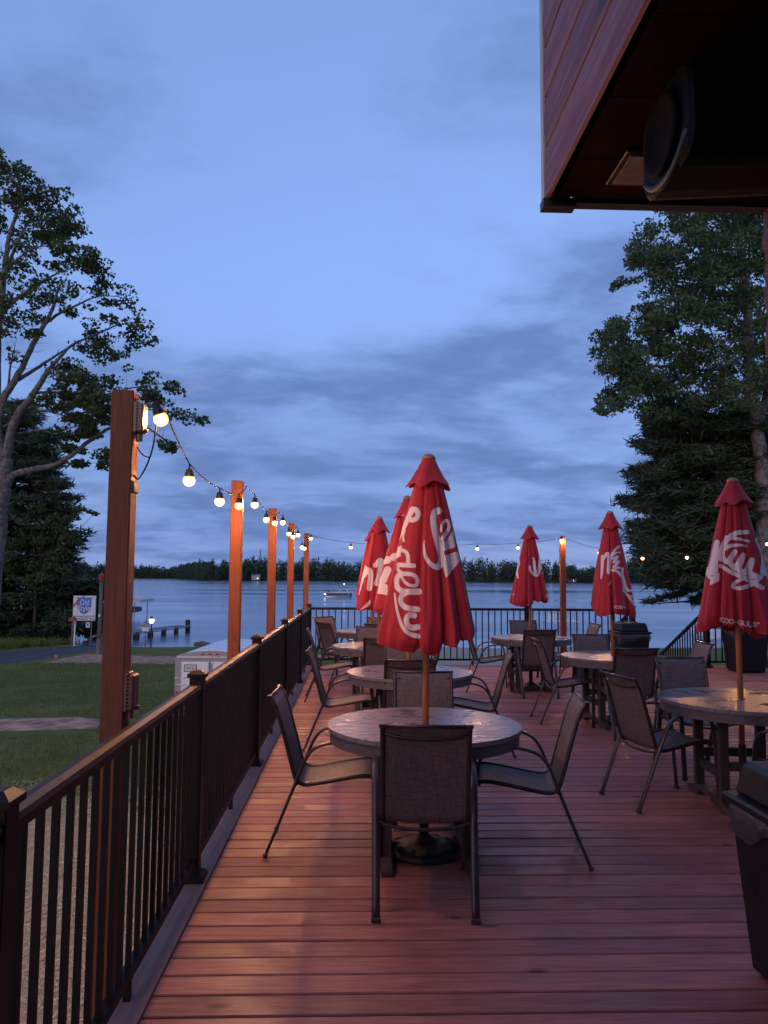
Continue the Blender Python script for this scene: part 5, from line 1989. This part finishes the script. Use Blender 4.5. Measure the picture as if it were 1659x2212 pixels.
# left maple
Y0 = 31.0
mp = thing('maple_tree', 'tall leafy tree with bare grey limbs at the left edge', 'tree', (0, 0, 0))
z1 = lambda x, y_: (x * 0.30, 265.4 + y_ * 0.30)
z3 = lambda x, y_: (x * 0.195, 829.5 + y_ * 0.195)
mt, ml = MB(), MB()
base = at(-25, 1400, Y0)
tp = [(-30, 1470), (-22, 1330), (-8, 1180), z3(20, 1250), z3(30, 1100), z3(70, 820)]
branch(mt, tp, 0.36, 0.26, Y0)
BR = [
    ([z3(30, 1180), z3(160, 1000), z3(420, 940), z3(600, 900), z3(800, 780), z3(1000, 620), z3(1240, 480), (300, 915), (370, 960)], 0.16, 0.03, 1.0),
    ([z3(60, 850), z3(120, 560), z3(200, 330), z3(330, 170), z3(440, 0), z1(360, 1770)], 0.20, 0.09, 1.5),
    ([z1(330, 1800), z1(430, 1690), z1(520, 1600), z1(700, 1520), z1(900, 1450), z1(1060, 1540)], 0.08, 0.012, 2.0),
    ([z3(40, 1000), z3(-20, 500), z3(30, 200), z1(60, 1930), z1(130, 1820), z1(240, 1590), z1(320, 1450), z1(380, 1330), z1(415, 1200), z1(480, 1120)], 0.20, 0.03, 1.5),
    ([z1(320, 1450), z1(430, 1370), z1(560, 1310), z1(700, 1250), z1(860, 1250)], 0.07, 0.012, 2.0),
    ([z1(130, 1850), z1(260, 1770), z1(380, 1690), z1(520, 1600)], 0.09, 0.03, 2.0),
    ([z1(-30, 2000), z1(-20, 1500), z1(10, 1250), z1(40, 1000), z1(60, 850), z1(110, 680), z1(150, 560), z1(220, 420)], 0.18, 0.02, 1.5),
    ([z1(-10, 1380), z1(120, 1270), z1(260, 1170), z1(400, 1090), z1(560, 1030)], 0.10, 0.02, 2.0),
    ([z1(40, 1080), z1(110, 900), z1(180, 760), z1(320, 600)], 0.08, 0.02, 2.0),
    ([z1(60, 1060), z1(130, 980), z1(250, 900), z1(400, 880)], 0.06, 0.015, 2.0),
    ([z3(400, 100), z3(600, 90), z3(800, 95), z3(980, 30)], 0.06, 0.02, 2.0),
    ([z3(200, 300), z3(520, 230), z3(760, 220), z3(930, 200), (260, 850), (370, 880)], 0.06, 0.012, 2.0),
    ([z3(220, 330), z3(480, 300), z3(700, 350), z3(860, 420)], 0.05, 0.015, 2.0),
    ([z3(100, 560), z3(480, 510), z3(640, 520), z3(800, 480)], 0.06, 0.02, 2.0),
    ([z3(20, 1400), z3(90, 1420), z3(180, 1530), z3(260, 1560)], 0.07, 0.02, 1.0),
    ([z3(30, 480), z3(180, 400), z3(330, 380)], 0.07, 0.02, 1.0),
    ([z1(60, 1930), z1(75, 1750), z1(105, 1620)], 0.06, 0.015, 1.0),
    ([z1(430, 2020), z1(640, 1990), z1(820, 1940), z1(1000, 1900), z1(1200, 1880), z1(1330, 1940)], 0.05, 0.01, 2.0),
    ([z1(800, 2000), z1(1050, 2060), z1(1250, 2090), z1(1430, 2140)], 0.04, 0.008, 2.0),
]
for (pts, ra, rb, sp_) in BR:
    P = branch(ml, pts, ra, rb, Y0, sp_)
    twigs(ml, P, 12, 0.8, 0.012)
mt.build('trunk', M_bark, mp, sm=True)
ml.build('limbs', M_bark, mp, sm=True)
CL = [(60, 380, 90, 90), (200, 430, 110, 90), (330, 540, 120, 110), (420, 560, 80, 60), (60, 560, 90, 80), (180, 620, 100, 80), (400, 740, 140, 80), (500, 720, 80, 50),
      (360, 850, 130, 70), (470, 930, 140, 60), (620, 1010, 150, 70), (700, 1000, 80, 50), (420, 1040, 100, 60), (260, 760, 100, 60), (140, 840, 80, 60), (180, 960, 90, 60),
      (150, 1080, 70, 50), (30, 920, 60, 60), (280, 1120, 80, 40), (150, 1200, 70, 50), (60, 1280, 80, 80), (180, 1360, 90, 60), (60, 1420, 70, 60), (170, 1480, 60, 40),
      (20, 1480, 40, 60), (20, 1640, 60, 60), (360, 1200, 80, 70), (330, 1290, 90, 60), (420, 1320, 60, 40), (590, 1250, 90, 40), (760, 1200, 110, 60), (820, 1280, 120, 50),
      (930, 1290, 70, 35), (490, 1340, 30, 20), (700, 1500, 80, 50), (660, 1570, 100, 60), (700, 1660, 110, 60), (560, 1580, 60, 50), (900, 1440, 110, 50), (940, 1560, 90, 45),
      (1060, 1540, 40, 25), (870, 1720, 70, 25), (480, 1760, 150, 60), (540, 1850, 120, 70), (400, 1820, 60, 60), (700, 1880, 110, 55), (820, 1880, 90, 40), (1020, 1900, 80, 35),
      (1180, 1880, 110, 45), (1260, 1930, 80, 40), (640, 2000, 110, 60), (470, 1960, 60, 40), (420, 2030, 90, 35), (760, 2070, 80, 60), (600, 2140, 110, 45), (1180, 2060, 100, 35),
      (1320, 2110, 110, 35), (1420, 2130, 45, 22), (-40, 300, 90, 120), (-80, 600, 100, 140), (-120, 1000, 120, 160), (-140, 1400, 120, 160), (20, 250, 50, 60)]
cen, rad_, cnt = [], [], []
PXM = Y0 / FPX
for (x, y_, rx, ry) in CL:
    c0 = at(*z1(x, y_), Y0 + random.uniform(-3.0, 3.0))
    k = 0.30 * PXM
    nsub = max(3, int(rx * ry / 780))
    for _ in range(nsub):
        a = random.uniform(0, 6.28)
        u = math.sqrt(random.random())
        s_ = random.uniform(0.17, 0.33)
        cen.append((c0.x + rx * k * u * math.cos(a) * 0.80, c0.y + random.uniform(-1.3, 1.3), c0.z + ry * k * u * math.sin(a) * 0.78))
        rad_.append((s_ * 1.5, s_ * 1.4, s_ * 0.8))
        cnt.append(int(150 * s_ * s_ / 0.12 * 0.44))
Z3 = [(860, 400, 120, 50), (1000, 500, 90, 60), (1100, 380, 80, 80), (1180, 760, 80, 60), (1090, 600, 70, 40), (780, 720, 80, 40), (800, 860, 60, 35), (700, 560, 50, 40),
      (620, 240, 100, 40), (700, 150, 80, 40), (1000, 230, 110, 60), (1150, 150, 90, 80), (1130, 860, 60, 50), (1850, 700, 50, 40), (1700, 120, 100, 60), (100, 300, 60, 50), (1000, 80, 110, 40)]
for (x, y_, rx, ry) in Z3:
    c0 = at(*z3(x, y_), Y0 + random.uniform(-2.0, 2.0))
    k = 0.195 * PXM
    for _ in range(max(3, int(rx * ry / 900))):
        a = random.uniform(0, 6.28)
        u = math.sqrt(random.random())
        s_ = random.uniform(0.20, 0.34)
        cen.append((c0.x + rx * k * u * math.cos(a), c0.y + random.uniform(-1, 1), c0.z + ry * k * u * math.sin(a)))
        rad_.append((s_ * 1.35, s_ * 1.3, s_ * 0.7))
        cnt.append(int(150 * s_ * s_ / 0.12 * 0.7))
link('crown', leafmesh('crown', cen, rad_, cnt, 0.155, M_maple), mp)


def in_poly(x, y, poly):
    ins = False
    n = len(poly)
    for i in range(n):
        (xa, ya), (xb, yb) = poly[i], poly[(i + 1) % n]
        if (ya > y) != (yb > y) and x < (xb - xa) * (y - ya) / (yb - ya) + xa:
            ins = not ins
    return ins


def fill(poly, n, Y, dY, smin, smax, per, flat=0.7, hole=None):
    xs_ = [p_[0] for p_ in poly]
    ys_ = [p_[1] for p_ in poly]
    c_, r_, n_ = [], [], []
    tries = 0
    while len(c_) < n and tries < n * 40:
        tries += 1
        x, y_ = random.uniform(min(xs_), max(xs_)), random.uniform(min(ys_), max(ys_))
        if not in_poly(x, y_, poly):
            continue
        if hole and hole(x, y_):
            continue
        s_ = random.uniform(smin, smax)
        c_.append(at(x, y_, Y + random.uniform(-dY, dY)))
        r_.append((s_ * 1.3, s_ * 1.2, s_ * flat))
        n_.append(int(per * random.uniform(0.6, 1.3)))
    return c_, r_, n_


def needles(name, centers, radii, counts, size, mat):
    """pine sprays: thin needle blades fanning from short twigs"""
    out = []
    for c_, r_, n_ in zip(centers, radii, counts):
        d_ = rng.normal(size=(n_, 3))
        d_ /= np.linalg.norm(d_, axis=1)[:, None]
        p_ = d_ * (rng.random(n_) ** 0.5)[:, None] * np.asarray(r_)[None] + np.asarray(c_)[None]
        a = rng.normal(size=(n_, 3)) * np.array([1.0, 1.0, 0.45])
        a /= np.linalg.norm(a, axis=1)[:, None]
        b_ = np.cross(a, rng.normal(size=(n_, 3)))
        b_ /= np.linalg.norm(b_, axis=1)[:, None] + 1e-9
        s_ = size * rng.uniform(0.6, 1.3, n_)[:, None]
        q_ = np.stack([p_ - b_ * s_ * 0.10, p_ + b_ * s_ * 0.10, p_ + a * s_], 1)
        out.append(q_.reshape(-1, 3))
    V_ = np.concatenate(out)
    return rawmesh(name, V_, 3, np.arange(len(V_)), mat)


def tier_poly(poly, n, Y, dY, per, smin=0.35, smax=0.7, flat=0.28):
    c_, r_, n_ = fill(poly, n, Y, dY, smin, smax, per, flat)
    r_ = [(a * 1.5, b_, c__) for a, b_, c__ in r_]
    return c_, r_, n_


# left pine behind the maple
pt = thing('pine_tree', 'dense dark conifer behind the leafy tree at the left edge', 'tree', (0, 0, 0))
Yp = 63
tm = MB()
branch(tm, [(18, 1400), (22, 1250), (30, 1050), (36, 930), (38, 860)], 0.34, 0.05, Yp)
for y_ in range(900, 1360, 28):
    w_ = 40 + (y_ - 860) * 0.22
    for s in (-1, 1):
        branch(tm, [(30, y_), (30 + s * w_ * 0.6, y_ + 4), (30 + s * w_, y_ - 8)], 0.07, 0.015, Yp, 3)
tm.build('trunk', M_bark2, pt, sm=True)
SPR = [(-80, 960), (10, 880), (40, 850), (62, 880), (78, 905), (118, 925), (122, 945), (104, 952), (119, 968), (95, 980), (112, 990), (135, 1010), (138, 1022), (108, 1030),
       (125, 1046), (120, 1068), (147, 1075), (140, 1090), (150, 1110), (163, 1130), (160, 1155), (150, 1175), (158, 1188), (146, 1205), (160, 1212), (148, 1230), (165, 1245), (150, 1290), (150, 1385), (-90, 1400)]
c1, r1, n1 = tier_poly(SPR, 380, Yp, 3.5, 260, 0.55, 1.0, 0.40)
link('crown', needles('crown', c1, r1, n1, 0.62, M_pine), pt)
# broad leaves of a smaller tree in front of the conifer
bt = thing('broadleaf_tree', 'small broadleaf tree with spreading twigs below the conifer at left', 'tree', (0, 0, 0))
tm = MB()
Yb = 60
branch(tm, [(70, 1400), (75, 1330), (80, 1250), (95, 1170)], 0.16, 0.05, Yb)
for (e_x, e_y) in ((205, 1108), (185, 1165), (60, 1100), (150, 1210), (20, 1180), (145, 1110)):
    branch(tm, [(82, 1250), ((82 + e_x) / 2, (1240 + e_y) / 2), (e_x, e_y)], 0.06, 0.012, Yb, 2)
tm.build('trunk', M_bark2, bt, sm=True)
BLP = [(20, 1120), (90, 1080), (130, 1090), (150, 1115), (165, 1150), (160, 1200), (150, 1250), (90, 1290), (10, 1260)]
c1, r1, n1 = fill(BLP, 70, Yb, 1.5, 0.45, 0.75, 150, 0.7)
for (x, y_) in ((165, 1103), (180, 1100), (195, 1106), (205, 1110), (150, 1118), (160, 1112), (170, 1160), (182, 1166), (150, 1175), (160, 1150), (165, 1120)):
    c1.append(at(x, y_, Yb + random.uniform(-1, 1)))
    r1.append((0.32, 0.3, 0.17))
    n1.append(60)
link('crown', leafmesh('crown', c1, r1, n1, 0.20, M_maple), bt)

# roadside thicket
for i, (poly, n_, lab) in enumerate((
        ([(-120, 1180), (-20, 1200), (60, 1230), (110, 1262), (115, 1385), (-120, 1390)], 80, 'dense dark thicket at the left edge beside the road'),
        ([(100, 1240), (130, 1238), (150, 1262), (168, 1268), (172, 1380), (100, 1385)], 46, 'loose leafy bush left of the resort sign'),
        ([(165, 1258), (185, 1256), (205, 1262), (232, 1255), (246, 1270), (250, 1340), (240, 1372), (165, 1375)], 60, 'loose leafy bush behind the resort sign and the lamp pole'))):
    t_ = thing('bush', lab, 'bush', (0, 0, 0), 0, 'bushes beside the road')
    Yq = 63.5
    tm = MB()
    xs_ = [p_[0] for p_ in poly]
    for _ in range(9):
        x = random.uniform(min(xs_) + 8, max(xs_) - 8)
        branch(tm, [(x, 1378), (x + random.uniform(-8, 8), 1330), (x + random.uniform(-18, 18), 1268)], 0.06, 0.015, Yq, 1.2)
    tm.build('stems', M_bark2, t_)
    c1, r1, n1 = fill(poly, n_, Yq, 1.8, 0.5, 0.85, 120, 0.8)
    if i > 0:
        for _ in range(26):
            x = random.uniform(min(xs_), max(xs_))
            c1.append(at(x, random.uniform(1245, 1290), Yq + random.uniform(-1.5, 1.5)))
            r1.append((0.35, 0.35, 0.3))
            n1.append(34)
    link('foliage', leafmesh('foliage', c1, r1, n1, 0.30, M_bush), t_)

# right: tall broadleaf tree with pale trunk
Yo = 24.0
ok = thing('oak_tree', 'tall leafy tree with pale grey trunk at the right, beside the building', 'tree', (0, 0, 0))
tm = MB()
P = branch(tm, [(1655, 1500), (1653, 1300), (1650, 1150), (1645, 1000), (1636, 930), (1624, 850), (1616, 740), (1612, 640), (1600, 560), (1585, 470), (1570, 400)], 0.30, 0.07, Yo)
lm = MB()
for (pts, ra, rb) in (
        ([(1637, 935), (1655, 860), (1672, 740), (1690, 600)], 0.16, 0.05),
        ([(1620, 800), (1600, 740), (1570, 690), (1540, 668), (1490, 650)], 0.055, 0.012),
        ([(1615, 730), (1585, 680), (1540, 660), (1480, 640), (1430, 600)], 0.05, 0.012),
        ([(1614, 690), (1590, 640), (1560, 615), (1530, 612)], 0.045, 0.012),
        ([(1630, 880), (1600, 830), (1560, 790), (1540, 775)], 0.05, 0.012),
        ([(1605, 600), (1560, 560), (1500, 560), (1440, 580), (1380, 600), (1330, 615)], 0.06, 0.01),
        ([(1612, 620), (1540, 520), (1470, 480), (1430, 460)], 0.05, 0.01),
        ([(1618, 760), (1540, 800), (1440, 790), (1350, 800), (1300, 780)], 0.07, 0.012),
        ([(1622, 830), (1540, 860), (1460, 850), (1360, 850), (1310, 880)], 0.06, 0.012),
        ([(1600, 520), (1640, 460), (1680, 430)], 0.06, 0.02)):
    Q = branch(lm, pts, ra, rb, Yo, 2.0)
    twigs(lm, Q, 8, 0.6, 0.010)
tm.build('trunk', M_bark, ok, sm=True)
lm.build('limbs', M_bark, ok, sm=True)
OAK = [(1440, 300), (1425, 458), (1445, 462), (1452, 470), (1420, 485), (1395, 492), (1372, 512), (1364, 545), (1372, 568), (1390, 580), (1410, 600), (1402, 640), (1380, 668), (1350, 690), (1320, 696),
       (1296, 722), (1284, 752), (1292, 780), (1310, 800), (1300, 830), (1312, 850), (1296, 872), (1306, 896), (1340, 876), (1372, 880), (1392, 902), (1440, 915), (1520, 900), (1660, 900), (1720, 800), (1720, 300)]


def oakhole(x, y_):
    return (math.sin(x * 0.055 + 1.3) * math.sin(y_ * 0.048 + x * 0.012) > 0.74) or (1365 < x < 1440 and 600 < y_ < 650 and random.random() < 0.5)


c1, r1, n1 = fill(OAK, 900, Yo + 0.8, 3.6, 0.20, 0.42, 92, 0.8, oakhole)
c2, r2, n2 = fill([(1395, 880), (1660, 880), (1660, 1090), (1560, 1060), (1480, 1040), (1415, 960)], 190, Yo + 1.9, 1.2, 0.20, 0.40, 92, 0.8)
c1 += c2
r1 += r2
n1 += n2
for (x, y_) in ((1335, 612), (1342, 606), (1330, 618), (1352, 612), (1365, 606), (1326, 622), (1378, 604), (1390, 640), (1300, 745), (1288, 760), (1300, 890), (1292, 884), (1385, 898), (1398, 912), (1375, 665)):
    c1.append(at(x, y_, Yo + random.uniform(-1, 1)))
    r1.append((0.20, 0.2, 0.13))
    n1.append(38)
link('crown', leafmesh('crown', c1, r1, n1, 0.135, M_oak, droop=0.6, aspect=0.7), ok)

Yn = 27.0
pn = thing('pine_tree', 'dark pine with drooping boughs over the lake at the right', 'tree', (0, 0, 0))
tm = MB()
branch(tm, [(1600, 1420), (1596, 1250), (1592, 1100), (1590, 980), (1588, 880)], 0.26, 0.08, Yn)
BO = [(1385, 958), (1375, 1018), (1345, 1078), (1362, 1135), (1372, 1160), (1390, 1200), (1376, 1225), (1420, 1258), (1402, 1300), (1440, 985)]
for (x, y_) in BO:
    branch(tm, [(1592, y_ - 10), ((1592 + x) / 2, y_ - 2), (x + 6, y_ + 4)], 0.06, 0.012, Yn, 2.5)
    branch(tm, [(1592, y_ - 10), (1680, y_ - 2), (1740, y_ + 4)], 0.06, 0.012, Yn, 2.5)
tm.build('trunk', M_bark2, pn, sm=True)
PIN = [(1420, 900), (1395, 925), (1402, 945), (1384, 955), (1392, 968), (1425, 985), (1415, 1000), (1376, 1016), (1385, 1032), (1400, 1045), (1380, 1048), (1384, 1060), (1410, 1066), (1345, 1076), (1350, 1086), (1395, 1100),
       (1420, 1108), (1372, 1124), (1364, 1134), (1410, 1145), (1362, 1150), (1375, 1164), (1410, 1178), (1392, 1190), (1382, 1205), (1372, 1222), (1410, 1245), (1425, 1262), (1470, 1268), (1520, 1262), (1600, 1275), (1760, 1290), (1760, 880)]
c1, r1, n1 = tier_poly(PIN, 640, Yn, 3.2, 200, 0.26, 0.5, 0.48)
for (xa, ya, xb, yb) in ((1345, 1078, 1440, 1100), (1384, 957, 1430, 985), (1376, 1018, 1430, 1045), (1362, 1150, 1420, 1165), (1400, 1300, 1475, 1280), (1364, 1133, 1400, 1140), (1480, 1275, 1520, 1262), (1500, 1300, 1530, 1280)):
    for u in range(8):
        t_ = u / 7
        c1.append(at(xa + (xb - xa) * t_, ya + (yb - ya) * t_ + random.uniform(-2, 2), Yn + random.uniform(-.5, .5)))
        r1.append((0.22, 0.2, 0.09))
        n1.append(60)
link('crown', needles('crown', c1, r1, n1, 0.30, M_pine), pn)
